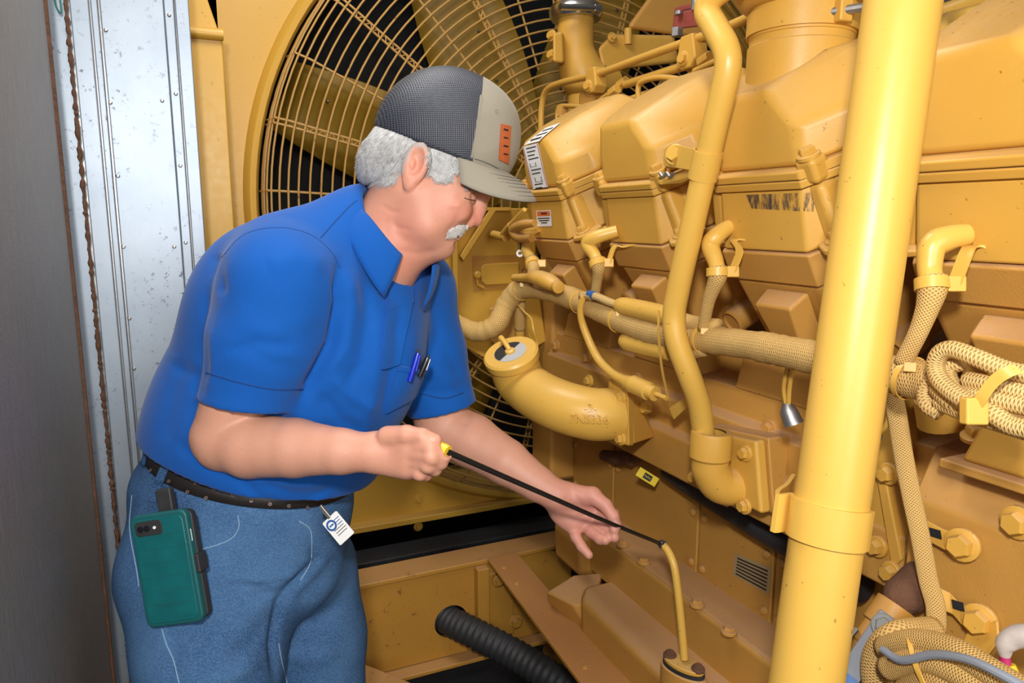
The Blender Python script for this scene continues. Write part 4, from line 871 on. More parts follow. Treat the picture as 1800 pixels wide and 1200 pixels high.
# front web with the hole
n = 40; V = []; Fc = []; xl_, xr_, zl_, zh_ = 0.02, 0.97, 0.315, zb; RH = 0.047
for k in range(n):
    a = 2*math.pi*k/n; c, s = math.cos(a), math.sin(a); V.append(Vector((hc.x+RH*c, yb, hc.z+RH*s)))
    t = min(((xr_-hc.x)/c if c > 1e-6 else 1e9), ((xl_-hc.x)/c if c < -1e-6 else 1e9), ((zh_-hc.z)/s if s > 1e-6 else 1e9), ((zl_-hc.z)/s if s < -1e-6 else 1e9))
    V.append(Vector((hc.x+t*c, yb, hc.z+t*s)))
Vc = [Vector((x, yb, z)) for x, z in ((xr_, zh_), (xl_, zh_), (xl_, zl_), (xr_, zl_))]
Fc = [(2*k, 2*k+1, 2*((k+1) % n)+1, 2*((k+1) % n)) for k in range(n)]
web = sk.p('web', (V, Fc), MT['skid'], smooth=False); so = web.modifiers.new('s', 'SOLIDIFY'); so.thickness = 0.01; so.offset = 1
sk.p('top_flange', box(xl_, 1.0, yb-0.006, yb+0.085, zb-0.001, zb+0.012), MT['skid'], bevel=0.003)
sk.p('end_plate', box(0.665, 0.70, yb-0.03, yb-0.002, 0.315, zb-0.002), MT['skid'], bevel=0.003)
sk.p('angle_plate', box(0.70, 0.78, yb-0.012, yb-0.002, 0.34, zb-0.03), MT['skid'], bevel=0.003)
sk.p('bolt', hexbolt(PY(906, 1092, yb-0.012), (0, -1, 0), 0.015, 0.014), MT['skid'])
sk.p('bolt', hexbolt(PY(876, 1020, yb-0.03), (0, -1, 0), 0.012, 0.012), MT['skid'])
sk.p('bottom_flange', box(xl_, 1.0, yb-0.04, yb+0.085, 0.300, 0.312), MT['skid'], bevel=0.003)
for lx in (0.06, 0.95): sk.p('leg', box(lx-0.03, lx+0.03, yb+0.01, yb+0.08, 0.0, 0.305), MT['skid'])
rs = tag(O('rear_skid_rail', box(0.122, 1.2, 2.10, 2.2, 0.36, 0.45), MT['rubber'], bevel=0.006), 'dark dusty skid rail under the radiator shroud', 'rail')
rsl = T('skid_side_rail', (0.42, 1.5, 0.0), 'worn yellow skid side rail end near the denim legs', 'rail')
rsl.p('flange', prism([PZ(612, 1156, 0.41), PZ(665, 1176, 0.41), PZ(760, 1215, 0.41), PZ(700, 1300, 0.41), PZ(600, 1260, 0.41)], (0, 0, -0.012)), MT['skid'], bevel=0.002)
fo = PZ(660, 1215, 0.41)
rsl.p('rail_web', box(fo.x-0.03, fo.x+0.03, fo.y-0.06, fo.y+0.01, 0.0, 0.40), MT['skid'])
fb = T('flat_steel_bar', PZ(960, 1080, 0.585), 'long rusty yellow flat bar bridging the crossbeam and oil pan', 'bar')
bq = [PZ(857, 981, 0.588), PZ(911, 968, 0.588), PZ(1128, 1215, 0.588), PZ(1040, 1225, 0.588)]
bq[1] = Vector((0.786, bq[1].y, 0.588)); bq = [bq[0], bq[1], Vector((0.764, 1.34, 0.588)), Vector((0.757, 0.75, 0.588)), bq[3]+(bq[3]-bq[0])*0.5]
fb.p('bar', prism(bq, (0, 0, -0.010)), paint('rusty_bar_paint', (0.44, 0.20, 0.03), dust=(0.40, 0.19, 0.08), dust_amt=0.8, rust=0.5, rough=0.55), bevel=0.002)
for px, py in ((886, 997), (908, 1025), (1028, 1172)):
    fb.p('rivet', lathe([(0.008, -0.001), (0.007, 0.002), (0.003, 0.003)], frame(PZ(px, py, 0.588), (0, 0, 1)), 14), MT['skid'])
hs_ = T('corrugated_hose', PY(793, 1092, yb), 'black corrugated rubber hose coming out of the crossbeam hole', 'hose')
hp = smooth_path([(hc.x-0.10, yb+0.16, hc.z+0.02), hc+Vector((-0.02, 0.05, 0.008)), hc+Vector((0.0, 0.0, 0.0)), PY(845, 1118, 1.66), PY(905, 1150, 1.58), PY(965, 1187, 1.49), PY(1030, 1232, 1.40), PY(1100, 1290, 1.30)], 30)
hs_.p('hose_body', tube(hp, [0.0385+0.0016*math.sin(i*1.15) for i in range(len(hp))], 28), MT['rubber'])
# dipstick tube
dt = T('dipstick_tube', PX(1200, 1165, 0.77), 'slim bent yellow dipstick tube on an oval bolted base', 'tube')
DX = 0.762
tp = smooth_path([PX(1203, 1158, DX), PX(1199, 1110, DX), PX(1193, 1050, DX), PX(1187, 1005, DX), PX(1182, 985, DX), PX(1174, 968, DX), PX(1165, 957, DX)], 7)
dt.p('tube', tube(tp, 0.0072, 16), MT['pipe'])
dt.p('tube_mouth', tube([tp[-1]-(tp[-1]-tp[-4])*0.3, tp[-1]+(tp[-1]-tp[-4])*0.25], 0.0090, 16), MT['dullsteel'])
bz = PX(1202, 1160, DX)
ov = []
for k in range(28):
    a = 2*math.pi*k/28; ov.append(bz+Vector((0.020*math.cos(a), 0.040*math.sin(a), -0.004)))
rotb = Matrix.Rotation(math.radians(20), 4, 'Z'); ov = [bz+(rotb.to_3x3() @ (p-bz)) for p in ov]
bs_ = dt.p('base_plate', prism(ov, (0, 0, -0.008)), MT['paint'], bevel=0.002)
dt.p('gasket', prism([bz+(p-bz)*1.04+Vector((0, 0, -0.008)) for p in ov], (0, 0, -0.006)), MT['rubber'], under=bs_)
for s in (-1, 1):
    dt.p('bolt', hexbolt(bz+(rotb.to_3x3() @ Vector((0, 0.029*s, -0.004))), (0, 0, 1), 0.0085, 0.009), MT['rust'], under=bs_)
dt.p('base_boss', prism([bz+(p-bz)*1.15+Vector((0, 0, -0.014)) for p in ov], (0, 0, -0.10)), MT['block'], bevel=0.004)
# ------------------------------------------------------------------ organic surfaces: smooth-blended distance fields meshed by surface nets
class Field:
    def __init__(s, lo, hi, h):
        s.lo = np.array(lo, float); s.h = h; s.n = np.ceil((np.array(hi)-s.lo)/h).astype(int)+1
        s.d = np.full(tuple(s.n), 0.2, np.float32)
    def blk(s, lo, hi, m):
        a = np.clip(np.floor((np.array(lo)-m-s.lo)/s.h).astype(int), 0, s.n); b = np.clip(np.ceil((np.array(hi)+m-s.lo)/s.h).astype(int)+1, 0, s.n)
        sl = tuple(slice(i, j) for i, j in zip(a, b))
        ax = [(s.lo[k]+s.h*np.arange(a[k], b[k])).astype(np.float32) for k in range(3)]
        return sl, ax[0][:, None, None], ax[1][None, :, None], ax[2][None, None, :]
    def op(s, sl, e, k, mode):
        cur = s.d[sl]
        if cur.size == 0: return
        if mode == 'sub': a, b = -cur, e
        else: a, b = cur, e
        m = np.minimum(a, b)
        if k > 0:
            hh = np.maximum(k-np.abs(a-b), 0)/k; m = m-hh*hh*(k/4)
        s.d[sl] = -m if mode == 'sub' else m
    def cone(s, a, b, ra, rb, k=0.02, mode='add'):
        a = np.array(a, np.float32); b = np.array(b, np.float32); R = max(ra, rb)
        sl, x, y, z = s.blk(np.minimum(a, b)-R, np.maximum(a, b)+R, k+4*s.h)
        ba = b-a; L = float(ba@ba)+1e-12
        t = np.clip(((x-a[0])*ba[0]+(y-a[1])*ba[1]+(z-a[2])*ba[2])/L, 0, 1)
        e = np.sqrt((x-a[0]-t*ba[0])**2+(y-a[1]-t*ba[1])**2+(z-a[2]-t*ba[2])**2)-(ra+(rb-ra)*t)
        s.op(sl, e, k, mode); return s
    def chain(s, pts, k=0.02, mode='add'):
        for (p, r), (q, r2) in zip(pts[:-1], pts[1:]): s.cone(p, q, r, r2, k, mode)
        return s
    def ell(s, c, axes, rad, k=0.02, mode='add'):
        c = np.array(c, np.float32); A = np.array([list(a) for a in axes], np.float32); r = np.array(rad, np.float32)
        R = np.sqrt(((A*r[:, None])**2).sum(0))
        sl, x, y, z = s.blk(c-R, c+R, k+4*s.h)
        dx, dy, dz = x-c[0], y-c[1], z-c[2]
        q = [(dx*A[i, 0]+dy*A[i, 1]+dz*A[i, 2]) for i in range(3)]
        k0 = np.sqrt(sum((q[i]/r[i])**2 for i in range(3)))+1e-9; k1 = np.sqrt(sum((q[i]/r[i]**2)**2 for i in range(3)))+1e-9
        s.op(sl, k0*(k0-1)/k1, k, mode); return s
    def plane(s, p, n, lo=None, hi=None, k=0.0):
        """keep the side n points away from"""
        p = np.array(p, np.float32); n = np.array(Vector(n).normalized(), np.float32)
        sl, x, y, z = s.blk(s.lo if lo is None else lo, s.lo+s.h*s.n if hi is None else hi, 0)
        e = (x-p[0])*n[0]+(y-p[1])*n[1]+(z-p[2])*n[2]
        cur = s.d[sl]; m = np.maximum(cur, e)
        if k > 0:
            hh = np.maximum(k-np.abs(cur-e), 0)/k; m = m+hh*hh*(k/4)
        s.d[sl] = m; return s
    def mesh(s, smooth=2):
        d = s.d; sg = d < 0; n = d.shape
        c = sg[:-1, :-1, :-1].astype(np.int8)
        tot = sum(sg[i:n[0]-1+i, j:n[1]-1+j, k:n[2]-1+k].astype(np.int8) for i in (0, 1) for j in (0, 1) for k in (0, 1))
        act = (tot > 0) & (tot < 8); I = np.argwhere(act)
        idx = np.full(act.shape, -1, np.int32); idx[act] = np.arange(len(I))
        acc = np.zeros((len(I), 3)); cnt = np.zeros(len(I))
        cor = [(i, j, k) for i in (0, 1) for j in (0, 1) for k in (0, 1)]
        D = {c_: d[I[:, 0]+c_[0], I[:, 1]+c_[1], I[:, 2]+c_[2]] for c_ in cor}
        for a in cor:
            for ax in range(3):
                if a[ax]: continue
                b = list(a); b[ax] = 1; b = tuple(b); da, db = D[a], D[b]; m = (da < 0) != (db < 0)
                t = np.where(m, da/(da-db+1e-12), 0); P = np.array(a, float)[None]+t[:, None]*(np.array(b)-np.array(a))[None]
                acc += np.where(m[:, None], P, 0); cnt += m
        V = s.lo+s.h*(I+acc/cnt[:, None]); Q = []
        for ax in range(3):
            o1, o2 = [(1, 2), (2, 0), (0, 1)][ax]
            sa = [slice(None)]*3; sb = [slice(None)]*3; sa[ax] = slice(0, -1); sb[ax] = slice(1, None)
            ch = sg[tuple(sa)] != sg[tuple(sb)]; E = np.argwhere(ch)
            ok = (E[:, o1] > 0) & (E[:, o2] > 0) & (E[:, o1] < n[o1]-1) & (E[:, o2] < n[o2]-1); E = E[ok]
            def cell(a, b):
                q = E.copy(); q[:, o1] -= a; q[:, o2] -= b; return idx[q[:, 0], q[:, 1], q[:, 2]]
            q = np.stack([cell(1, 1), cell(0, 1), cell(0, 0), cell(1, 0)], 1)
            inside = sg[E[:, 0], E[:, 1], E[:, 2]]; q[~inside] = q[~inside][:, ::-1]; Q.append(q)
        Q = np.concatenate(Q); Q = Q[(Q >= 0).all(1)]
        for it in range(smooth):
            for lam in (0.55, -0.57): V = V+lam*(lap(V, Q)-V)
        return V, Q
def lap(V, Q):
    S = np.zeros_like(V); c = np.zeros(len(V))
    for i in range(4):
        a, b = Q[:, i], Q[:, (i+1) % 4]
        for p, q in ((a, b), (b, a)):
            for ax in range(3): S[:, ax] += np.bincount(p, V[q, ax], len(V))
            c += np.bincount(p, minlength=len(V))
    return S/np.maximum(c, 1)[:, None]
def vnormals(V, Q):
    N = np.cross(V[Q[:, 2]]-V[Q[:, 0]], V[Q[:, 3]]-V[Q[:, 1]]); R = np.zeros_like(V)
    for i in range(4):
        for ax in range(3): R[:, ax] += np.bincount(Q[:, i], N[:, ax], len(V))
    return R/(np.linalg.norm(R, axis=1, keepdims=True)+1e-12)
aFW, aRT, aUP, aC = (np.array(v) for v in (FW, RT, UP, CAM))
def project(V):
    q = V-aC; z = q@aFW; return 900+F_PX*(q@aRT)/z, 600-F_PX*(q@aUP)/z
def folds(V, Q, lines, zlim=None):
    """cloth and skin folds: ridges (+) and creases (-) along lines on the side that faces the doorway"""
    N = vnormals(V, Q); px, py = project(V); vd = V-aC; vd /= np.linalg.norm(vd, axis=1, keepdims=True)
    face = np.clip(-(N*vd).sum(1)*2.2, 0, 1); D = np.zeros(len(V))
    for pts, amp, sig in lines:
        best = np.full(len(V), 1e9); tt = np.zeros(len(V)); n = len(pts)-1
        for i in range(n):
            a, b = np.array(pts[i], float), np.array(pts[i+1], float); ab = b-a
            t = np.clip(((px-a[0])*ab[0]+(py-a[1])*ab[1])/(ab@ab), 0, 1)
            q = (px-a[0]-t*ab[0])**2+(py-a[1]-t*ab[1])**2; m = q < best; best[m] = q[m]; tt[m] = ((i+t)/n)[m]
        D += amp*np.exp(-best/(2*sig*sig))*np.clip(np.sin(np.pi*np.clip(tt*0.94+0.03, 0, 1))*1.8, 0, 1)
    return V+N*(D*face)[:, None]
def O_np(name, V, Q, mat, colors=None):
    me = bpy.data.meshes.new(name); me.vertices.add(len(V)); me.vertices.foreach_set('co', V.astype(np.float32).ravel())
    me.loops.add(Q.size); me.loops.foreach_set('vertex_index', Q.astype(np.int32).ravel())
    me.polygons.add(len(Q)); me.polygons.foreach_set('loop_start', np.arange(0, Q.size, 4, dtype=np.int32))
    me.update(calc_edges=True); me.validate()
    me.polygons.foreach_set('use_smooth', [True]*len(me.polygons))
    if colors is not None:
        ca = me.color_attributes.new('Col', 'FLOAT_COLOR', 'POINT'); ca.data.foreach_set('color', np.concatenate([colors, np.ones((len(V), 1))], 1).astype(np.float32).ravel())
    return link(name, me, mat)
def bvh_np(V, Q): return BVHTree.FromPolygons(V.tolist(), Q.tolist())

# ------------------------------------------------------------------ cloth and skin materials
def skin_mat():
    m, nt, b = mat_new('skin'); at = N_(nt, 'ShaderNodeAttribute', attribute_name='Col'); p = pos(nt)
    n1 = noise(nt, 60, 5, 0.65, p); c = mixc(nt, math_(nt, 'MULTIPLY', n1, 0.30), at.outputs['Color'], (0.50, 0.17, 0.11))
    n2 = noise(nt, 480, 2, 0.5, p); c = mixc(nt, ramp(nt, n2, [(0.66, (0, 0, 0)), (0.74, (0.35, 0.35, 0.35))]), c, (0.36, 0.13, 0.08))
    nt.links.new(c, b.inputs['Base Color']); b.inputs['Roughness'].default_value = 0.47; b.inputs['Specular IOR Level'].default_value = 0.4
    b.inputs['Subsurface Weight'].default_value = 0.12; b.inputs['Subsurface Radius'].default_value = (0.012, 0.004, 0.002); b.inputs['Subsurface Scale'].default_value = 0.5
    bump(nt, noise(nt, 420, 5, 0.7, p), 0.35, 0.0012, b); return m
def cloth(name, c, weave, rough=0.85, var=0.12, sheen=0.1):
    m, nt, b = mat_new(name); p = pos(nt)
    cc = mixc(nt, noise(nt, weave, 2, 0.6, p), tuple(x*(1-var) for x in c), tuple(min(1, x*(1+var)) for x in c))
    nt.links.new(cc, b.inputs['Base Color']); b.inputs['Roughness'].default_value = rough; b.inputs['Specular IOR Level'].default_value = 0.2
    b.inputs['Sheen Weight'].default_value = sheen
    bump(nt, noise(nt, weave*0.8, 2, 0.6, p), 0.22, 0.001, b); return m
def denim_mat():
    m, nt, b = mat_new('faded_denim'); p = pos(nt)
    tw = N_(nt, 'ShaderNodeTexWave', wave_type='BANDS', bands_direction='DIAGONAL'); nt.links.new(p, tw.inputs['Vector']); tw.inputs['Scale'].default_value = 260; tw.inputs['Distortion'].default_value = 3
    fade = noise(nt, 6, 4, 0.6, p); gr = ramp(nt, noise(nt, 420, 4, 0.75, p), [(0.40, (0, 0, 0)), (0.62, (1, 1, 1))])
    c = mixc(nt, ramp(nt, fade, [(0.35, (0, 0, 0)), (0.7, (1, 1, 1))]), (0.016, 0.055, 0.15), (0.055, 0.14, 0.29))
    c = mixc(nt, math_(nt, 'MULTIPLY', gr, 0.45), c, (0.14, 0.25, 0.42))
    nt.links.new(c, b.inputs['Base Color']); b.inputs['Roughness'].default_value = 0.9; b.inputs['Specular IOR Level'].default_value = 0.15
    bump(nt, math_(nt, 'ADD', tw.outputs['Fac'], gr), 0.3, 0.001, b); return m
MT['skin'] = skin_mat(); MT['shirt'] = cloth('blue_polo_knit', (0.003, 0.080, 0.35), 900)
MT['denim'] = denim_mat(); MT['stitch'] = plain('pale_denim_thread', (0.20, 0.31, 0.45), 0.8)
def mesh_mat():
    m, nt, b = mat_new('navy_mesh_panel'); p = pos(nt); w = []
    for dr_ in ('X', 'Z'):
        t_ = N_(nt, 'ShaderNodeTexWave', wave_type='BANDS', bands_direction=dr_); t_.inputs['Scale'].default_value = 105; t_.inputs['Distortion'].default_value = 1.2; t_.inputs['Detail'].default_value = 0
        nt.links.new(p, t_.inputs['Vector']); w.append(t_.outputs['Fac'])
    h_ = math_(nt, 'MAXIMUM', w[0], w[1]); c = mixc(nt, ramp(nt, h_, [(0.55, (0, 0, 0)), (0.95, (1, 1, 1))]), (0.004, 0.004, 0.006), (0.055, 0.062, 0.085))
    nt.links.new(c, b.inputs['Base Color']); b.inputs['Roughness'].default_value = 0.5; bump(nt, h_, 0.5, 0.001, b); return m
MT['cap_mesh'] = mesh_mat()
MT['cap_front'] = cloth('khaki_grey_twill', (0.27, 0.245, 0.19), 900, 0.85, 0.1)
MT['leather'] = plain('black_belt_leather', (0.016, 0.013, 0.012), 0.42, var=0.4, bumps=(160, 0.3, 0.001))
def hair_mat():
    m, nt, b = mat_new('grey_hair'); p = pos(nt)
    c = mixc(nt, noise(nt, 120, 4, 0.7, p), (0.20, 0.195, 0.19), (0.80, 0.79, 0.78)); nt.links.new(c, b.inputs['Base Color'])
    b.inputs['Roughness'].default_value = 0.5; return m
MT['hair'] = hair_mat()

# ------------------------------------------------------------------ the man: head frame
HT = 1.15
hdv = ray(770, 310).normalized(); SIDE = -hdv
def H(px, py, s=0.0): return PD(px, py, HT) + SIDE*s
fI = (PD(782, 357, HT)-PD(700, 300, HT)).normalized()
hf = (fI-SIDE*fI.dot(SIDE)).normalized(); hu_ = hf.cross(SIDE).normalized()
if hu_.z < 0: hu_ = -hu_
HA = (hf, hu_, SIDE)
body = Field((-0.13, 0.78, 0.86), (0.86, 1.46, 1.78), 0.0025)
b = body
b.ell(H(778, 269), HA, (0.099, 0.110, 0.077), 0)
b.cone(H(772, 322), H(754, 394), 0.056, 0.042, 0.03)
b.cone(H(780, 352, 0.030), H(780, 352, -0.030), 0.036, 0.036, 0.03)
for s in (-1, 1):
    b.chain([(H(742, 345, 0.050*s), 0.026), (H(752, 392, 0.043*s), 0.024), (H(770, 424, 0.020*s), 0.0175)], 0.022)
    b.ell(H(797, 366, 0.038*s), HA, (0.024, 0.030, 0.024), 0.02)
b.cone(H(783, 405, 0.012), H(783, 405, -0.012), 0.0215, 0.0215, 0.02)
b.cone(H(778, 433, 0.009), H(778, 433, -0.009), 0.0175, 0.0175, 0.012)
b.cone(H(845, 327, 0.030), H(845, 327, -0.030), 0.016, 0.016, 0.02)
for s in (-1, 1): b.ell(H(842, 350, 0.034*s), HA, (0.016, 0.015, 0.018), 0.010, 'sub')
for s in (-1, 1): b.ell(H(820, 345, 0.031*s), HA, (0.0140, 0.0130, 0.0150), 0.003)
b.chain([(H(850, 338), 0.0085), (H(842, 365), 0.0095), (H(835, 385), 0.0125)], 0.012)
for s in (-1, 1):
    b.ell(H(825, 389, 0.0115*s), HA, (0.0085, 0.0115, 0.0075), 0.006)
    b.ell(H(822, 396, 0.0075*s), HA, (0.0055, 0.004, 0.0035), 0.003, 'sub')
b.cone(H(801, 409, 0.014), H(801, 409, -0.014), 0.0075, 0.0075, 0.006)
b.cone(H(799, 419, 0.015), H(799, 419, -0.015), 0.0078, 0.0078, 0.004); b.cone(H(803, 428, 0.016), H(803, 428, -0.016), 0.0045, 0.0045, 0.008, 'sub')
b.cone(H(803, 413, 0.026), H(806, 413, 0.0), 0.0026, 0.0030, 0.003, 'sub'); b.cone(H(803, 413, -0.026), H(806, 413, 0.0), 0.0026, 0.0030, 0.003, 'sub')
# neck and hidden trunk
NB_ = PD(655, 470, 1.175)
b.cone(H(722, 350), NB_, 0.063, 0.066, 0.035)
b.cone(H(745, 418), H(695, 445), 0.032, 0.042, 0.03)
b.cone(NB_, PD(560, 600, 1.20), 0.058, 0.06, 0.03)
SH_N, SH_F = PD(492, 500, 1.045), PD(722, 512, 1.31)
b.cone(PD(560, 560, 1.19), SH_N, 0.07, 0.045, 0.04); b.cone(PD(600, 540, 1.19), SH_F, 0.07, 0.045, 0.04)
# ears
ea = (PD(746, 260, HT)-PD(722, 326, HT)).normalized(); en = (SIDE*0.93-hf*0.36).normalized(); ew = ea.cross(en).normalized()
for s in (1, -1):
    en2 = (SIDE*(0.93*s)-hf*0.36).normalized(); ew2 = ea.cross(en2).normalized(); EA = (ea, ew2, en2); ec = H(733, 290, 0.083*s)
    if s == 1: ec0, EA0 = ec+en2*0.008, EA
    b.ell(ec, EA, (0.034, 0.0205, 0.0085), 0.004)
    b.ell(H(723, 321, 0.081*s), EA, (0.012, 0.0095, 0.0065), 0.005)
    b.ell(ec+en2*0.009+ew2*(0.002*s)+ea*0.003, EA, (0.023, 0.0125, 0.0105), 0.002, 'sub')
    b.ell(ec+en2*0.001-ea*0.004-ew2*(0.004*s), EA, (0.010, 0.005, 0.005), 0.004)
# near (right) arm
EL_N = PD(392, 768, 1.062); WR_N = PD(648, 795, 1.0)
b.chain([(SH_N, 0.058), (PD(438, 640, 1.055), 0.053), (EL_N, 0.044), (PD(440, 783, 1.050), 0.0465), (PD(520, 787, 1.030), 0.0415), (PD(600, 793, 1.008), 0.0315), (WR_N, 0.0265)], 0.006)
b.cone(PD(374, 768, 1.068), PD(392, 785, 1.062), 0.022, 0.03, 0.02)
hx = (PD(740, 805, 0.985)-WR_N).normalized(); hz = -FW; hy = hz.cross(hx).normalized(); hz = hx.cross(hy); HN = (hx, hy, hz)
b.ell(PD(698, 797, 0.99), HN, (0.046, 0.033, 0.020), 0.02)
b.cone(PD(722, 785, 0.978), PD(722, 820, 0.985), 0.017, 0.015, 0.015)
for pts in ([(728, 782, 0.972, 0.0125), (757, 788, 0.955, 0.0115), (779, 800, 0.962, 0.0105), (768, 806, 0.985, 0.0095)],
            [(731, 798, 0.970, 0.0125), (758, 803, 0.953, 0.0115), (774, 812, 0.965, 0.0100), (762, 815, 0.985, 0.0095)],
            [(728, 813, 0.974, 0.0118), (752, 818, 0.958, 0.0105), (764, 824, 0.970, 0.0095), (752, 826, 0.988, 0.009)],
            [(720, 826, 0.980, 0.0105), (738, 832, 0.967, 0.0095), (748, 834, 0.978, 0.0085), (738, 834, 0.992, 0.008)],
            [(682, 768, 0.985, 0.0155), (715, 764, 0.970, 0.0130), (742, 767, 0.962, 0.0112), (765, 774, 0.962, 0.0092)]):
    b.chain([(PD(p[0], p[1], p[2]), p[3]) for p in pts], 0.0035)
# far (left) arm
EL_F = PD(778, 748, 1.345); WR_F = PD(978, 870, 1.272); HZ = 0.031
b.chain([(SH_F, 0.055), (PD(750, 630, 1.33), 0.052), (EL_F, 0.050), (PD(830, 775, 1.33), 0.049), (PD(890, 812, 1.30), 0.041), (PD(945, 850, 1.283), 0.031), (WR_F, 0.0265)], 0.006)
px_ = (PD(1042, 918, 1.235+HZ)-WR_F).normalized(); pn = -FW+px_*0.25; py_ = pn.cross(px_).normalized(); pn = px_.cross(py_).normalized(); HFm = (px_, py_, pn)
b.ell(PD(1008, 894, 1.245+HZ), HFm, (0.047, 0.039, 0.0155), 0.018)
b.cone(PD(985, 870, 1.245+HZ), PD(1042, 871, 1.228+HZ), 0.017, 0.016, 0.015)
b.cone(PD(985, 900, 1.250+HZ), PD(1008, 922, 1.245+HZ), 0.014, 0.012, 0.015)
for pts in ([(1040, 870, 1.228, 0.0145), (1064, 888, 1.216, 0.0118), (1078, 908, 1.208, 0.0105), (1083, 922, 1.206, 0.0085)],
            [(1042, 902, 1.250, 0.0118), (1068, 908, 1.228, 0.0108), (1082, 922, 1.210, 0.0098), (1080, 931, 1.200, 0.0085)],
            [(1036, 914, 1.250, 0.0118), (1058, 924, 1.228, 0.0108), (1076, 938, 1.208, 0.0098), (1080, 944, 1.200, 0.0088)],
            [(1024, 921, 1.250, 0.0112), (1040, 935, 1.228, 0.0105), (1055, 947, 1.208, 0.0095), (1064, 949, 1.200, 0.0085)],
            [(1004, 922, 1.248, 0.0105), (1012, 943, 1.232, 0.0095), (1022, 960, 1.220, 0.0085), (1035, 975, 1.214, 0.0075)]):
    b.chain([(PD(p[0], p[1], p[2]+HZ), p[3]) for p in pts], 0.0035)
# the closed hand wraps the grip
G0, G1 = PD(766, 781, 0.968), PD(787, 794, 0.958)
b.cone(G0+(G0-G1)*1.6, G1, 0.0066, 0.0072, 0.002, 'sub')
V, Q = b.mesh(2)
V = folds(V, Q, [([(822, 388), (808, 396), (797, 409), (790, 420)], -0.0016, 3.2), ([(838, 354), (826, 358), (814, 358)], -0.0010, 2.5), ([(815, 346), (800, 346)], -0.0008, 2.0), ([(816, 342), (802, 338)], -0.0008, 2.0),
                 ([(850, 334), (836, 326), (822, 328)], 0.0012, 4), ([(795, 428), (788, 424), (782, 420)], -0.0010, 3), ([(700, 440), (735, 446), (770, 440)], -0.0012, 5), ([(690, 380), (700, 410), (720, 430)], -0.0012, 6),
                 ([(1000, 862), (1018, 880), (1032, 905)], -0.0012, 3), ([(988, 905), (1010, 912), (1040, 900)], -0.0010, 2.6), ([(975, 862), (980, 885)], -0.0012, 3), ([(806, 376), (802, 390), (792, 402), (784, 414)], -0.0018, 4), ([(812, 360), (800, 362), (790, 358)], 0.0014, 4), ([(826, 372), (816, 382), (806, 388)], 0.0016, 5), ([(690, 395), (705, 402), (722, 404)], -0.0010, 3), ([(668, 360), (690, 372), (705, 374)], -0.0010, 3), ([(850, 322), (838, 318), (826, 318)], -0.0009, 2.5), ([(830, 720), (822, 735), (815, 748)], -0.002, 5)])
px, py = project(V); col_ = np.tile(np.array([0.57, 0.295, 0.20]), (len(V), 1))
def tint(cx, cy, r, c, a):
    w = (a*np.exp(-((px-cx)**2+(py-cy)**2)/(2*r*r)))[:, None]; col_[:] = col_*(1-w)+np.array(c)*w
RED = (0.60, 0.20, 0.14)
tint(838, 380, 14, RED, 0.6); tint(800, 370, 22, RED, 0.4); tint(730, 300, 22, RED, 0.45); tint(700, 400, 45, RED, 0.45); tint(690, 450, 30, RED, 0.4)
tint(801, 411, 5, (0.45, 0.15, 0.12), 0.5); tint(1040, 910, 60, (0.62, 0.26, 0.21), 0.7); tint(800, 428, 20, (0.46, 0.27, 0.22), 0.4); tint(700, 800, 60, (0.60, 0.27, 0.18), 0.5)
def in_poly(P):
    r = np.zeros(len(px), bool); j = len(P)-1
    for i in range(len(P)):
        (xi, yi), (xj, yj) = P[i], P[j]; c_ = ((yi > py) != (yj > py)) & (px < (xj-xi)*(py-yi)/(yj-yi+1e-9)+xi); r ^= c_; j = i
    return r
hp_ = in_poly([(660, 215), (800, 262), (818, 284), (814, 296), (795, 307), (776, 309), (758, 298), (754, 276), (747, 259), (727, 258), (712, 290), (710, 303), (700, 312), (650, 322), (630, 310)])
col_[hp_] = np.array([0.36, 0.33, 0.31])
man = T('person', PD(440, 1190, 1.2)*1.0, 'person in blue polo and jeans leaning in to check a dipstick', 'person')
man.e.location = (PD(430, 850, 1.22).x, PD(430, 850, 1.22).y, 0.0)
skin = O_np('body', V, Q, MT['skin'], col_); man.add(skin); skin_bvh = bvh_np(V, Q)

# ------------------------------------------------------------------ hair, moustache, brow, lashes
hr = Field(np.array(H(700, 290))-0.14, np.array(H(760, 290))+0.14, 0.003)
hr.ell(H(775, 270), HA, (0.104, 0.111, 0.081), 0)
hr.ell(H(690, 282), HA, (0.046, 0.056, 0.062), 0.03)
hr.ell(H(668, 294), HA, (0.030, 0.030, 0.045), 0.03)
def face_cut(p, q, away):
    n_ = (H(*q)-H(*p)).cross(SIDE).normalized()
    return H(*p), (n_ if n_.dot(H(*away)-H(*p)) > 0 else -n_)
for p_, q_, w_ in (((673, 222), (801, 267), (760, 180)), ((716, 305), (748, 258), (790, 330)), ((640, 325), (716, 304), (690, 380))):
    o_, n_ = face_cut(p_, q_, w_); hr.plane(o_, n_, k=0.008)
hr.ell(ec0, EA0, (0.038, 0.024, 0.026), 0.003, 'sub')
V, Q = hr.mesh(1)
def strands(bvh, polys, n, flow, length, r, lift):
    g = []
    for _ in range(n):
        poly = random.choice(polys); x0, y0, x1, y1 = poly
        sx_, sy_ = random.uniform(x0, x1), random.uniform(y0, y1)
        h, nn = hit(bvh, sx_, sy_, 0.0)
        if h is None: continue
        dx, dy = flow(sx_, sy_); L = length*random.uniform(0.6, 1.2); P = []
        for k in range(5):
            f = k/4; q, n2 = hit(bvh, sx_+dx*L*f, sy_+dy*L*f, lift*(0.3+1.2*f)+random.uniform(0, 0.001))
            if q is None or (P and (q-P[-1]).length > 0.03): break
            P.append(q)
        if len(P) >= 3: g.append(tube(P, [r, r, r*0.8, r*0.6, r*0.25][:len(P)], 3, caps=False))
    return join(*g)
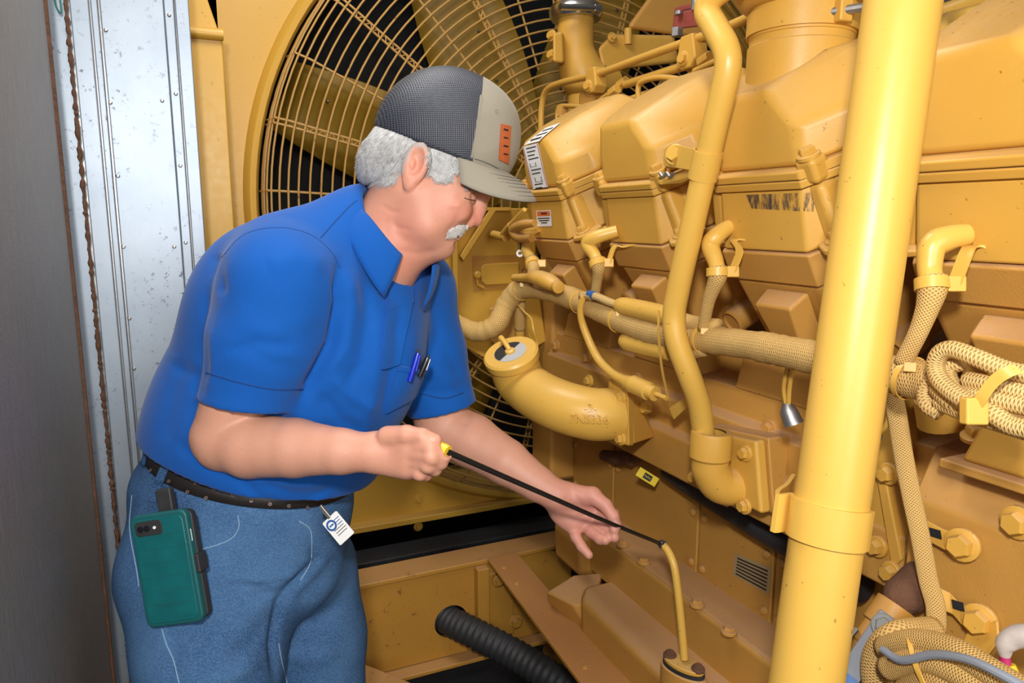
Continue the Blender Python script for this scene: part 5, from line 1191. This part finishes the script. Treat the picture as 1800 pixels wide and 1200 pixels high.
hb_ = bvh_np(V, Q); hair = O_np('hair', V, Q, MT['hair']); man.add(hair)
fl_back = lambda x, y: (-0.75+random.uniform(-.25, .25), 0.85)
g1 = strands(hb_, [(636, 240, 715, 318), (660, 228, 742, 262), (640, 280, 715, 312)], 2600, fl_back, 30, 0.0006, 0.0022)
man.p('hair_strands', g1, MT['hair'], under=hair, angle=180)
g2 = strands(skin_bvh, [(756, 260, 795, 274), (756, 262, 800, 288), (756, 275, 785, 300), (775, 276, 814, 294), (768, 295, 796, 308)], 2600, lambda x, y: (-0.25+random.uniform(-.4, .4), 1.0), 17, 0.0006, 0.0022)
man.p('temple_hair', g2, MT['hair'], angle=180)
g3 = strands(skin_bvh, [(802, 394, 824, 402), (794, 398, 814, 406), (788, 402, 802, 410)], 1100, lambda x, y: (-0.65+random.uniform(-.5, .5), 0.75+random.uniform(-.3, .3)), 9, 0.0005, 0.0035)
man.p('moustache', g3, plain('white_whiskers', (0.62, 0.60, 0.57), 0.5, var=0.3, scale=300), angle=180)
g4 = strands(skin_bvh, [(822, 324, 852, 334)], 160, lambda x, y: (-0.9, 0.25+random.uniform(-.3, .3)), 10, 0.0005, 0.0025)
man.p('eyebrow', g4, MT['hair'], angle=180)
g5 = strands(skin_bvh, [(645, 308, 700, 322)], 260, fl_back, 14, 0.0005, 0.002); man.p('nape_hair', g5, MT['hair'], angle=180)
es = seam(skin_bvh, [(816, 348), (824, 350.5), (830, 351.5), (835, 352)], 0.0007, 0.0002)
man.p('eyelashes', es, plain('dark_lashes', (0.03, 0.02, 0.018), 0.6))

# ------------------------------------------------------------------ cap
cf = Field(np.array(H(780, 240))-0.17, np.array(H(780, 240))+0.17, 0.0025)
cf.ell(H(772, 246), HA, (0.104, 0.100, 0.088), 0)
cf.ell(H(800, 232), HA, (0.098, 0.092, 0.080), 0.03)
cf.ell(H(832, 250), HA, (0.060, 0.075, 0.070), 0.04)
bn = (H(880, 306)-H(673, 226)); bn = bn.cross(SIDE).normalized()
if bn.z > 0: bn = -bn
cf.plane(H(673, 228), bn)
Vc_, Qc = cf.mesh(2)
sp = (H(843, 166)-H(828, 277)).cross(SIDE).normalized()
if sp.dot(hf) < 0: sp = -sp
cen = Vc_[Qc].mean(1); sd_ = (cen-np.array(H(836, 220)))@np.array(sp) > 0
sh_ = np.intersect1d(np.unique(Qc[sd_]), np.unique(Qc[~sd_])); dd_ = (Vc_[sh_]-np.array(H(836, 220)))@np.array(sp); Vc_[sh_] -= dd_[:, None]*np.array(sp)[None]
def subset(V, Q, m):
    Q = Q[m]; u, inv = np.unique(Q.ravel(), return_inverse=True); return V[u], inv.reshape(Q.shape)
cv1, cq1 = subset(Vc_, Qc, ~sd_); cv2, cq2 = subset(Vc_, Qc, sd_)
capm = O_np('cap', cv1, cq1, MT['cap_mesh']); man.add(capm); capm['label'] = 'trucker cap with dark mesh back and khaki front'
capb = bvh_np(Vc_, Qc)
fr_ = O_np('cap_front_panel', cv2, cq2, MT['cap_front']); man.add(fr_, capm)
man.p('panel_stitching', seam(capb, [(846, 168), (842, 200), (836, 240), (829, 277)], 0.0024, -0.0006, 14), MT['cap_front'], under=capm)
man.p('sweatband_edge', seam(capb, [(676, 228), (720, 243), (765, 259), (805, 274)], 0.0016, 0.0), MT['cap_mesh'], under=capm)
man.p('band_stitching', seam(capb, [(834, 279), (850, 284), (868, 292), (884, 302)], 0.0008, 0.0004), plain('cap_thread', (0.10, 0.09, 0.08), 0.8), under=capm)
man.p('eyelet', lathe([(0.0018, 0.0), (0.0035, 0.0), (0.0035, 0.0012), (0.0018, 0.0012)], frame(*(hit(capb, 873, 195, 0.0))), 14, cap=False), MT['cap_front'], under=capm)
# visor: curved plate from the band out over the face
Vv = []; Fv = []; nu, nv = 26, 9
rootc = H(800, 278)
for i in range(nu+1):
    ph = math.radians(-88+176*i/nu); c, s = math.cos(ph), math.sin(ph)
    bx_ = (H(889, 305)-rootc)
    root = rootc + bx_*c + SIDE*(0.080*s)
    ext = (H(942, 354)-H(889, 305))
    drop = -hu_*(0.026*s*s)
    for j in range(nv+1):
        f = j/nv
        Vv.append(root + ext*(f*(0.30+0.70*abs(c)**0.7)) + SIDE*(0.004*s*f) + drop*f + hu_*(0.006*math.sin(math.pi*f)*c))
for i in range(nu):
    for j in range(nv): a = i*(nv+1)+j; Fv.append((a, a+1, a+nv+2, a+nv+1))
vis = man.p('visor', (Vv, Fv), MT['cap_front'], under=capm); so = vis.modifiers.new('s', 'SOLIDIFY'); so.thickness = 0.004; so.offset = 0
for j in (3, 4, 5, 6, 7, 8):
    man.p('visor_stitching', tube([Vv[i*(nv+1)+j]+hu_*0.0024 for i in range(2, nu-1)], 0.0006, 4), plain('cap_thread', (0.10, 0.09, 0.08), 0.8), under=capm)
pt = patch(capb, [(880, 218), (897, 222), (893, 288), (876, 280)], 6, 8, 0.0022, 0.002)
man.p('leather_patch', pt, plain('orange_leather', (0.42, 0.10, 0.03), 0.55, var=0.3), under=capm)
for k in range(4):
    y0 = 226+14*k
    man.p('patch_print', patch(capb, [(884, y0), (892, y0+2), (891, y0+5-(k % 2)), (883, y0+3)], 2, 2, 0.0026), MT['ink'], under=capm)

# ------------------------------------------------------------------ shirt
sf = Field((-0.22, 0.72, 0.98), (0.62, 1.56, 1.66), 0.0035)
def CA(roll):
    a = math.radians(roll); return (RT*math.cos(a)+UP*math.sin(a), UP*math.cos(a)-RT*math.sin(a), FW)
sf.ell(PD(452, 790, 1.235), CA(-8), (0.190, 0.165, 0.166), 0)
sf.ell(PD(500, 800, 1.20), CA(-8), (0.132, 0.085, 0.152), 0.05)
sf.ell(PD(490, 700, 1.225), CA(-22), (0.192, 0.170, 0.165), 0.06)
sf.ell(PD(540, 590, 1.20), CA(-28), (0.180, 0.165, 0.165), 0.06)
sf.ell(PD(470, 520, 1.19), CA(-30), (0.105, 0.125, 0.125), 0.06)
sf.cone(SH_N, SH_F, 0.078, 0.072, 0.05)
sf.cone(PD(505, 455, 1.10), PD(640, 400, 1.17), 0.066, 0.062, 0.05)
sf.cone(PD(640, 410, 1.17), SH_F, 0.060, 0.064, 0.05)
sf.ell(PD(640, 640, 1.20), CA(-20), (0.085, 0.13, 0.10), 0.06)
btp = PD(428, 787, 1.235); btn = (Vector((0, 0, 1)) + RT*0.24 + FW*-0.02).normalized()
sf.plane(btp+btn*0.004, -btn)
def sleeve_field(chain, p, d, hole):
    q = Field(sf.lo, sf.lo+sf.h*(sf.n-1), sf.h); q.d = np.full(sf.d.shape, 0.2, np.float32)
    q.chain(chain, 0.01); q.plane(p, d, np.array(p)-0.16, np.array(p)+0.16); q.cone(*hole, 0.004, 'sub')
    a_, b_ = sf.d, q.d; k_ = 0.018; hh = np.maximum(k_-np.abs(a_-b_), 0)/k_; sf.d = np.minimum(a_, b_)-hh*hh*(k_/4)
dN = (PD(424, 745, 1.066)-PD(462, 600, 1.055)).normalized(); dN = (dN + RT*0.12).normalized()
sleeve_field([(SH_N+FW*0.01, 0.084), (PD(468, 600, 1.055), 0.082), (PD(434, 708, 1.062), 0.0655), (PD(425, 745, 1.066), 0.063)], PD(433, 708, 1.062), dN, (PD(433, 692, 1.060), PD(420, 780, 1.066), 0.0555, 0.057))
dF = (PD(782, 750, 1.35)-PD(752, 620, 1.33)).normalized()
sleeve_field([(SH_F, 0.076), (PD(752, 620, 1.33), 0.070), (PD(776, 716, 1.345), 0.063), (PD(782, 750, 1.35), 0.062)], PD(778, 717, 1.345), dF, (PD(773, 702, 1.343), PD(788, 780, 1.35), 0.054, 0.056))
# neck opening and throat
sf.cone(H(712, 372), PD(678, 440, 1.172), 0.070, 0.060, 0.01, 'sub')
sf.cone(PD(708, 450, 1.11), PD(712, 488, 1.10), 0.026, 0.014, 0.01, 'sub')
V, Q = sf.mesh(2)
V = folds(V, Q, [([(594, 460), (598, 530), (583, 605), (558, 655), (528, 705)], -0.014, 6.5), ([(395, 620), (450, 600), (520, 610)], -0.004, 9), ([(640, 470), (700, 540), (690, 600)], -0.004, 7), ([(450, 850), (520, 868), (590, 862)], -0.004, 8), ([(300, 640), (345, 660), (350, 700)], -0.004, 8), ([(560, 690), (600, 740), (640, 760)], -0.006, 9), ([(580, 660), (625, 700), (660, 720)], 0.005, 9), ([(612, 470), (620, 540), (608, 610), (575, 660)], 0.006, 10), ([(640, 480), (650, 560), (635, 640), (600, 690)], -0.005, 9), ([(655, 540), (665, 620), (650, 720), (620, 790)], 0.005, 12),
                 ([(385, 445), (383, 480), (390, 520)], -0.007, 7), ([(372, 500), (360, 600), (362, 680)], -0.004, 7), ([(360, 560), (375, 640), (365, 690)], 0.003, 8), ([(330, 620), (300, 700), (290, 780)], -0.003, 12), ([(470, 470), (520, 450), (575, 470)], 0.004, 16),
                 ([(420, 600), (480, 640), (540, 650)], -0.003, 12), ([(400, 540), (470, 580), (560, 560)], 0.003, 16), ([(700, 560), (690, 640), (672, 730)], -0.004, 8), ([(730, 570), (722, 640), (705, 700)], 0.003, 9), ([(758, 520), (770, 590), (757, 640)], -0.005, 7), ([(775, 600), (800, 640), (815, 690)], -0.004, 8), ([(745, 650), (790, 665), (820, 670)], 0.003, 8), ([(740, 690), (790, 690), (825, 680)], -0.003, 7),
                 ([(300, 770), (380, 830), (470, 870)], -0.003, 9), ([(480, 840), (560, 850), (620, 830)], 0.003, 12), ([(560, 740), (620, 780), (650, 800)], -0.004, 10)])
shirt = O_np('shirt', V, Q, MT['shirt']); man.add(shirt); sb = bvh_np(V, Q)
for nm, L in (('shoulder_seam', [(390, 452), (430, 412), (490, 400), (545, 412), (580, 440), (598, 470)]), ('yoke_seam', [(563, 418), (590, 388), (615, 362), (628, 352)])):
    man.p(nm, seam(sb, L, 0.0012, -0.0003), plain('dark_blue_seam', (0.002, 0.045, 0.20), 0.9), under=shirt)
for nm, L in (('sleeve_band_seam', [(362, 655), (420, 672), (480, 684), (533, 684)]), ('sleeve_band_seam', [(735, 690), (780, 700), (815, 690)])):
    man.p(nm, seam(sb, L, 0.0013, 0.0), plain('dark_blue_seam', (0.002, 0.045, 0.20), 0.9), under=shirt)
man.p('placket', patch(sb, [(676, 545), (722, 530), (700, 640), (668, 648)], 6, 14, 0.0060, 0.007), MT['shirt'], under=shirt)
man.p('placket_fold', patch(sb, [(684, 492), (722, 508), (722, 534), (676, 548)], 6, 6, 0.0065, 0.007), MT['shirt'], under=shirt)
h_, n_ = hit(sb, 682, 494, 0.004)
if h_ is not None: man.p('button', lathe([(0.0052, 0), (0.0052, 0.002), (0.003, 0.0028)], frame(h_, n_), 16), plain('dark_button', (0.02, 0.03, 0.07), 0.3), under=shirt)
man.p('pocket', patch(sb, [(698, 642), (757, 652), (742, 690), (676, 726)], 8, 10, 0.0040, 0.005), MT['shirt'], under=shirt)
man.p('pocket_hem', patch(sb, [(698, 642), (757, 652), (755, 660), (696, 650)], 8, 2, 0.0060, 0.003), MT['shirt'], under=shirt)
# collar: a folded band around the neck, open at the throat
na = (H(720, 352)-NB_).normalized(); NC = PD(672, 444, 1.172)
c1 = (PD(735, 470, 1.12)-NC); c1 = (c1-na*c1.dot(na)).normalized(); c2 = na.cross(c1).normalized()
if c2.dot(-FW) < 0: c2 = -c2
Vk = []; Fk = []; nu = 60
for i in range(nu+1):
    th_ = math.radians(24+312*i/nu); c, s = math.cos(th_), math.sin(th_); dr_ = c1*c+c2*s
    fr2 = max(0, math.cos(th_))**2; top = NC+na*(0.052-0.030*fr2)+dr_*(0.070+0.010*fr2)
    for j in range(7):
        f = j/6
        Vk.append(top + dr_*(0.006+0.020*f) - na*((0.042+0.030*fr2)*f) + dr_*(0.004*math.sin(math.pi*f)))
for i in range(nu):
    for j in range(6): a = i*7+j; Fk.append((a, a+1, a+8, a+7))
co_ = man.p('collar', (Vk, Fk), MT['shirt'], under=shirt); so = co_.modifiers.new('s', 'SOLIDIFY'); so.thickness = 0.0032; so.offset = 1

# ------------------------------------------------------------------ jeans, belt, shoes
jf = Field((-0.28, 0.80, 0.08), (0.50, 1.62, 1.20), 0.0045)
jf.ell(PD(430, 870, 1.235), CA(-6), (0.184, 0.125, 0.157), 0)
jf.ell(PD(415, 985, 1.235), CA(0), (0.183, 0.130, 0.160), 0.05)
kn, kf = Vector((0, 0, 0)), Vector((0, 0, 0))
hipN, hipF = PD(352, 1010, 1.17), PD(530, 1000, 1.30)
kneeN = PD(388, 1330, 1.10); kneeF = PD(566, 1300, 1.27)
ankN = Vector((kneeN.x-0.06, kneeN.y+0.05, 0.13)); ankF = Vector((kneeF.x-0.03, kneeF.y+0.05, 0.13))
jf.chain([(hipN, 0.122), (PD(372, 1150, 1.135), 0.106), (kneeN, 0.080), (ankN, 0.065)], 0.035)
jf.chain([(hipF, 0.098), (PD(548, 1120, 1.29), 0.092), (kneeF, 0.078), (ankF, 0.065)], 0.022)
jf.plane(btp+btn*0.014, btn)
V, Q = jf.mesh(2)
V = folds(V, Q, [([(545, 960), (560, 985), (530, 1015), (490, 1060), (480, 1130), (484, 1200)], -0.010, 6), ([(420, 1010), (480, 1025), (530, 1010)], 0.005, 9), ([(440, 1045), (490, 1040), (540, 1010)], -0.005, 7), ([(390, 1030), (450, 1030), (520, 1018)], -0.004, 5), ([(600, 975), (560, 1020), (520, 1060)], -0.005, 8), ([(612, 1000), (580, 1040), (545, 1070)], 0.004, 9),
                 ([(470, 1090), (440, 1130), (400, 1160)], -0.004, 9), ([(460, 1150), (420, 1185), (380, 1200)], 0.004, 9), ([(380, 1060), (430, 1075), (470, 1070)], 0.004, 10), ([(520, 1100), (560, 1090), (600, 1060)], -0.004, 8), ([(500, 1150), (550, 1160), (600, 1140)], 0.004, 10), ([(300, 1100), (310, 1150), (300, 1200)], -0.003, 8)])
jeans = O_np('jeans', V, Q, MT['denim']); man.add(jeans); jb = bvh_np(V, Q)
for nm, L, r in (('pocket_stitching', [(418, 905), (420, 925), (408, 945), (380, 958), (348, 966)], 0.0010), ('fly_stitching', [(525, 915), (545, 930), (548, 960), (545, 990), (528, 1020)], 0.0011), ('outseam', [(285, 1105), (292, 1130), (305, 1160), (315, 1200)], 0.0011), ('inseam', [(490, 1130), (496, 1165), (505, 1200)], 0.0009), ('pocket_stitching', [(232, 870), (228, 930), (240, 1000), (244, 1030)], 0.0009)):
    man.p(nm, seam(jb, L, r, 0.0), MT['stitch'], under=jeans)
# belt follows the waist of the jeans
bu = (RT-btn*RT.dot(btn)).normalized(); bw = btn.cross(bu)
Vb = []; Fb = []; nb_ = 72; HB = [-0.017, -0.0165, 0.0165, 0.017]
for i in range(nb_):
    a = 2*math.pi*i/nb_; dr_ = bu*math.cos(a)+bw*math.sin(a)
    for hh in (-0.016, 0.0, 0.016):
        o_ = btp+btn*(hh-0.006); loc, nn, ii, tt = jb.ray_cast(o_+dr_*0.5, -dr_)
        rad = 0.5-tt if loc is not None else 0.17
        Vb.append(o_+dr_*(rad+0.0035))
belt_r = [max((Vb[3*i+j]-btp).length for j in range(3)) for i in range(nb_)]
for i in range(nb_):
    k = (i+1) % nb_
    for j in range(2): Fb.append((i*3+j, k*3+j, k*3+j+1, i*3+j+1))
belt = man.p('belt', (Vb, Fb), MT['leather']); so = belt.modifiers.new('s', 'SOLIDIFY'); so.thickness = 0.004; so.offset = 1
bb = bvh_of((Vb, Fb)); bj = BVHTree.FromPolygons(V.tolist()+[tuple(v+(v-btp).normalized()*0.004) for v in Vb], Q.tolist()+[tuple(i+len(V) for i in f) for f in Fb])
for k in range(11):
    for rr in (0, 1):
        x = 268+32*k; y = np.interp(x, [262, 330, 440, 560, 600], [818, 858, 893, 905, 905])+(-9 if rr else 7)
        h_, n_ = hit(bb, x+rr*14, y, 0.0042)
        if h_ is not None: man.p('belt_eyelet', lathe([(0.0012, 0), (0.0027, 0), (0.0027, 0.0008), (0.0012, 0.0008)], frame(h_, n_), 12, cap=False), plain('worn_eyelet', (0.16, 0.11, 0.09), 0.55, 0.3), under=belt)
for (a, b_, c_, d_) in (((284, 822), (296, 826), (276, 882), (262, 878)), ((452, 896), (466, 897), (456, 922), (441, 920)), ((256, 788), (262, 790), (254, 822), (249, 818))):
    man.p('belt_loop', patch(bj, [a, b_, c_, d_], 2, 8, 0.0035, 0.003), MT['denim'], under=jeans)
for an, yw in ((ankN, -0.95), (ankF, -0.75)):
    d_ = Vector((math.cos(yw), math.sin(yw), 0)); o_ = Vector((an.x, an.y, 0))
    sp_ = Field(np.array(o_)-0.26, np.array(o_)+np.array((0.26, 0.26, 0.2)), 0.005)
    sp_.chain([(o_-d_*0.05+Vector((0, 0, 0.045)), 0.044), (o_+d_*0.08+Vector((0, 0, 0.045)), 0.048), (o_+d_*0.17+Vector((0, 0, 0.035)), 0.036)], 0.03)
    sp_.cone(o_+Vector((0, 0, 0.05)), o_+Vector((0, 0, 0.14)), 0.045, 0.045, 0.03); sp_.plane(o_+Vector((0, 0, 0.001)), (0, 0, -1))
    V2, Q2 = sp_.mesh(1); man.add(O_np('boot', V2, Q2, plain('brown_boot_leather', (0.09, 0.05, 0.03), 0.6)))

# ------------------------------------------------------------------ things he carries
# phone in a teal case on the belt clip
ph = T('phone', PD(296, 1000, 1.08), 'teal rugged phone case clipped to the belt at his hip', 'phone')
tt_ = []
for a_ in np.linspace(0, 1, 7):
    for b2 in np.linspace(0, 1, 7):
        hq, _ = hit(jb, 229+97*a_+35*b2, 908-15*a_+195*b2)
        if hq is not None: tt_.append((hq-CAM).dot(FW))
tq = min(tt_)-0.020
pc_ = [PD(229, 908, tq+0.012), PD(326, 893, tq), PD(362, 1090, tq-0.002), PD(263, 1103, tq+0.010)]
pcx = ((pc_[1]-pc_[0])+(pc_[2]-pc_[3])).normalized(); pcy = ((pc_[0]-pc_[3])+(pc_[1]-pc_[2])); pcy = (pcy-pcx*pcy.dot(pcx)).normalized(); pcz = pcx.cross(pcy)
if pcz.dot(CAM-pc_[0]) < 0: pcz = -pcz
pm = Matrix((pcx, pcy, pcz)).transposed().to_4x4(); pm.translation = sum(pc_, Vector())/4
pw, phh = (pc_[1]-pc_[0]).length/2+0.001, ((pc_[0]-pc_[3]).length)/2
def rrect(w, h, r, z, n=6):
    P = []
    for cx, cy, a0 in ((w-r, h-r, 0), (-w+r, h-r, 90), (-w+r, -h+r, 180), (w-r, -h+r, 270)):
        for k in range(n+1): a = math.radians(a0+90*k/n); P.append(Vector((cx+r*math.cos(a), cy+r*math.sin(a), z)))
    return P
def plate(w, h, r, z0, z1): return prism(rrect(w, h, r, z0), (0, 0, z1-z0))
teal = plain('teal_case_plastic', (0.004, 0.105, 0.115), 0.38, var=0.35, scale=30); tealr = plain('teal_case_rubber', (0.004, 0.085, 0.09), 0.55)
case = ph.p('case', xform(plate(pw, phh, 0.011, -0.008, 0.004), pm), tealr, bevel=0.003)
ph.p('case_back', xform(plate(pw-0.006, phh-0.006, 0.009, 0.004, 0.0058), pm), teal, bevel=0.001)
ph.p('holster', xform(plate(pw+0.003, phh-0.002, 0.010, -0.020, -0.007), pm @ Matrix.Translation((-0.002, -0.001, 0))), MT['rubber'], bevel=0.003)
for k in range(7):
    yk = phh*(0.62-0.245*k); ph.p('case_groove', xform(box(-pw+0.009, pw-0.009, yk-0.0004, yk+0.0004, 0.0057, 0.0061), pm), tealr)
isl = ph.p('camera_window', xform(plate(0.021, 0.0105, 0.006, 0.0055, 0.0072), pm @ Matrix.Translation((-pw+0.030, phh-0.019, 0))), MT['rubber'], bevel=0.001)
for dx in (-0.010, 0.000): ph.p('lens', xform(lathe([(0.0045, 0.007), (0.0045, 0.0085), (0.003, 0.0088)], Matrix.Identity(4), 18), pm @ Matrix.Translation((-pw+0.028+dx, phh-0.019, 0))), plain('lens_glass', (0.01, 0.01, 0.015), 0.08), under=isl)
ph.p('flash_dot', xform(lathe([(0.0022, 0.007), (0.0022, 0.0082)], Matrix.Identity(4), 12), pm @ Matrix.Translation((-pw+0.040, phh-0.019, 0))), MT['white'], under=isl)
ph.p('case_word', text_geo('OtterBox', 0.0105, pm @ Matrix.Translation((0.0, -phh*0.62, 0.0060)), 0.0003), tealr)
ph.p('port_outline', xform(tube([(pw-0.008, phh-0.030, 0.0045), (pw+0.0006, phh-0.030, 0.0), (pw+0.0006, phh-0.046, 0.0), (pw-0.008, phh-0.046, 0.0045)], 0.0006, 5), pm), MT['white'])
ph.p('clip_arm', xform(box(pw-0.002, pw+0.006, -0.012, 0.014, -0.02, 0.002), pm), MT['rubber'], bevel=0.002)
ph.p('belt_clip', xform(box(-0.012, 0.012, phh-0.03, phh+0.03, -0.028, -0.016), pm), MT['rubber'], bevel=0.003)
# badge
bd = T('id_badge', PD(596, 925, 1.06), 'white identity badge card with a round blue logo at belt', 'badge')
bq_ = [PD(579, 915, 1.075), PD(604, 893, 1.07), PD(612, 938, 1.07), PD(584, 965, 1.075)]
bx2 = ((bq_[1]-bq_[0])+(bq_[2]-bq_[3])).normalized(); by2 = ((bq_[0]-bq_[3])); by2 = (by2-bx2*by2.dot(bx2)).normalized(); bz2 = bx2.cross(by2)
if bz2.dot(CAM-bq_[0]) < 0: bz2 = -bz2
mb = Matrix((bx2, by2, bz2)).transposed().to_4x4(); mb.translation = sum(bq_, Vector())/4
hw, hh2 = (bq_[1]-bq_[0]).length/2, (bq_[0]-bq_[3]).length/2
bd.p('card', xform(plate(hw, hh2, 0.002, -0.0006, 0.0006), mb), MT['white'])
lg = bd.p('logo_ring', xform(lathe([(0.0055, 0.0007), (0.0085, 0.0007), (0.0085, 0.0011), (0.0055, 0.0011)], Matrix.Identity(4), 24, cap=False), mb @ Matrix.Translation((-hw*0.35, hh2*0.45, 0))), MT['blueink'])
bd.p('logo_mark', xform(box(-0.004, 0.004, -0.0012, 0.0012, 0.0007, 0.001), mb @ Matrix.Translation((-hw*0.35, hh2*0.45, 0))), MT['blueink'])
for k in range(6): bd.p('print_line', xform(box(-hw*0.5 if k > 2 else hw*0.2, hw*(0.85-0.1*(k % 2)), hh2*(0.6-0.2*k)-0.0006, hh2*(0.6-0.2*k)+0.0006, 0.0006, 0.0009), mb), MT['blueink'] if k < 3 else MT['dullsteel'])
bd.p('clip', xform(box(-0.003, 0.003, hh2-0.002, hh2+0.022, -0.003, 0.002), mb), MT['dullsteel'], bevel=0.001)
# pens
for nm, a, b_, c_, lab in (('pen', (714, 668), (735, 620), (0.004, 0.02, 0.42), 'blue click pen clipped in the shirt pocket'), ('pen', (730, 660), (752, 628), (0.012, 0.012, 0.015), 'black pen clipped in the shirt pocket')):
    h1, n1_ = hit(sb, a[0], a[1], 0.007); h2, n2_ = hit(sb, 728, 645, 0.008)
    if h1 is None: continue
    d_ = (PD(b_[0], b_[1], (h1-CAM).dot(FW))-h1); pe = T(nm, h1, lab, 'pen'); mcol = plain('pen_plastic', c_, 0.25)
    pe.p('barrel', tube([h1, h1+d_*0.8, h1+d_], [0.0042, 0.0045, 0.0035], 14), mcol)
    pe.p('clip', tube([h1+d_*0.95+n1_*0.005, h1+d_*0.4+n1_*0.0065], 0.0013, 8), mcol if c_[2] > 0.1 else MT['steel'])
    pe.p('push_button', tube([h1+d_, h1+d_*1.12], 0.0022, 10), MT['rubber'])
for q_ in ([(757, 767), (766, 770), (764, 778), (756, 775)], [(1076, 912), (1084, 914), (1084, 922), (1077, 921)]):
    man.p('nail', patch(skin_bvh, q_, 4, 4, 0.0006, 0.0012), plain('finger_nail', (0.58, 0.32, 0.25), 0.42))
# dipstick between his hands
ds = T('dipstick', PD(785, 793, 0.965), 'long black dipstick with a yellow grip guided into its tube', 'dipstick')
g0 = G0; g1_ = G1; tipd = tp[-1]
ds.p('grip', tube([g0+(g0-g1_)*1.6, g0, g0.lerp(g1_, 0.55), g0.lerp(g1_, 0.6), g1_], [0.0065, 0.0075, 0.0075, 0.0085, 0.0085], 16), plain('yellow_grip_plastic', (0.85, 0.52, 0.03), 0.35))
mid = [g1_, g1_.lerp(tipd, 0.33)+Vector((0, 0, -0.001)), g1_.lerp(tipd, 0.66)+Vector((0, 0, -0.002)), tipd, tp[-4]]
ds.p('blade', tube(smooth_path(mid, 8), [0.0042, 0.0040, 0.0036, 0.0034, 0.003], 10, flat=0.45, flatdir=-FW), plain('black_dipstick_steel', (0.018, 0.018, 0.018), 0.38, 0.4))
ds.p('stop_collar', tube([tipd-(tipd-mid[2]).normalized()*0.008, tipd+(tp[-1]-tp[-4])*0.1], [0.0065, 0.0085], 14), MT['rubber'])
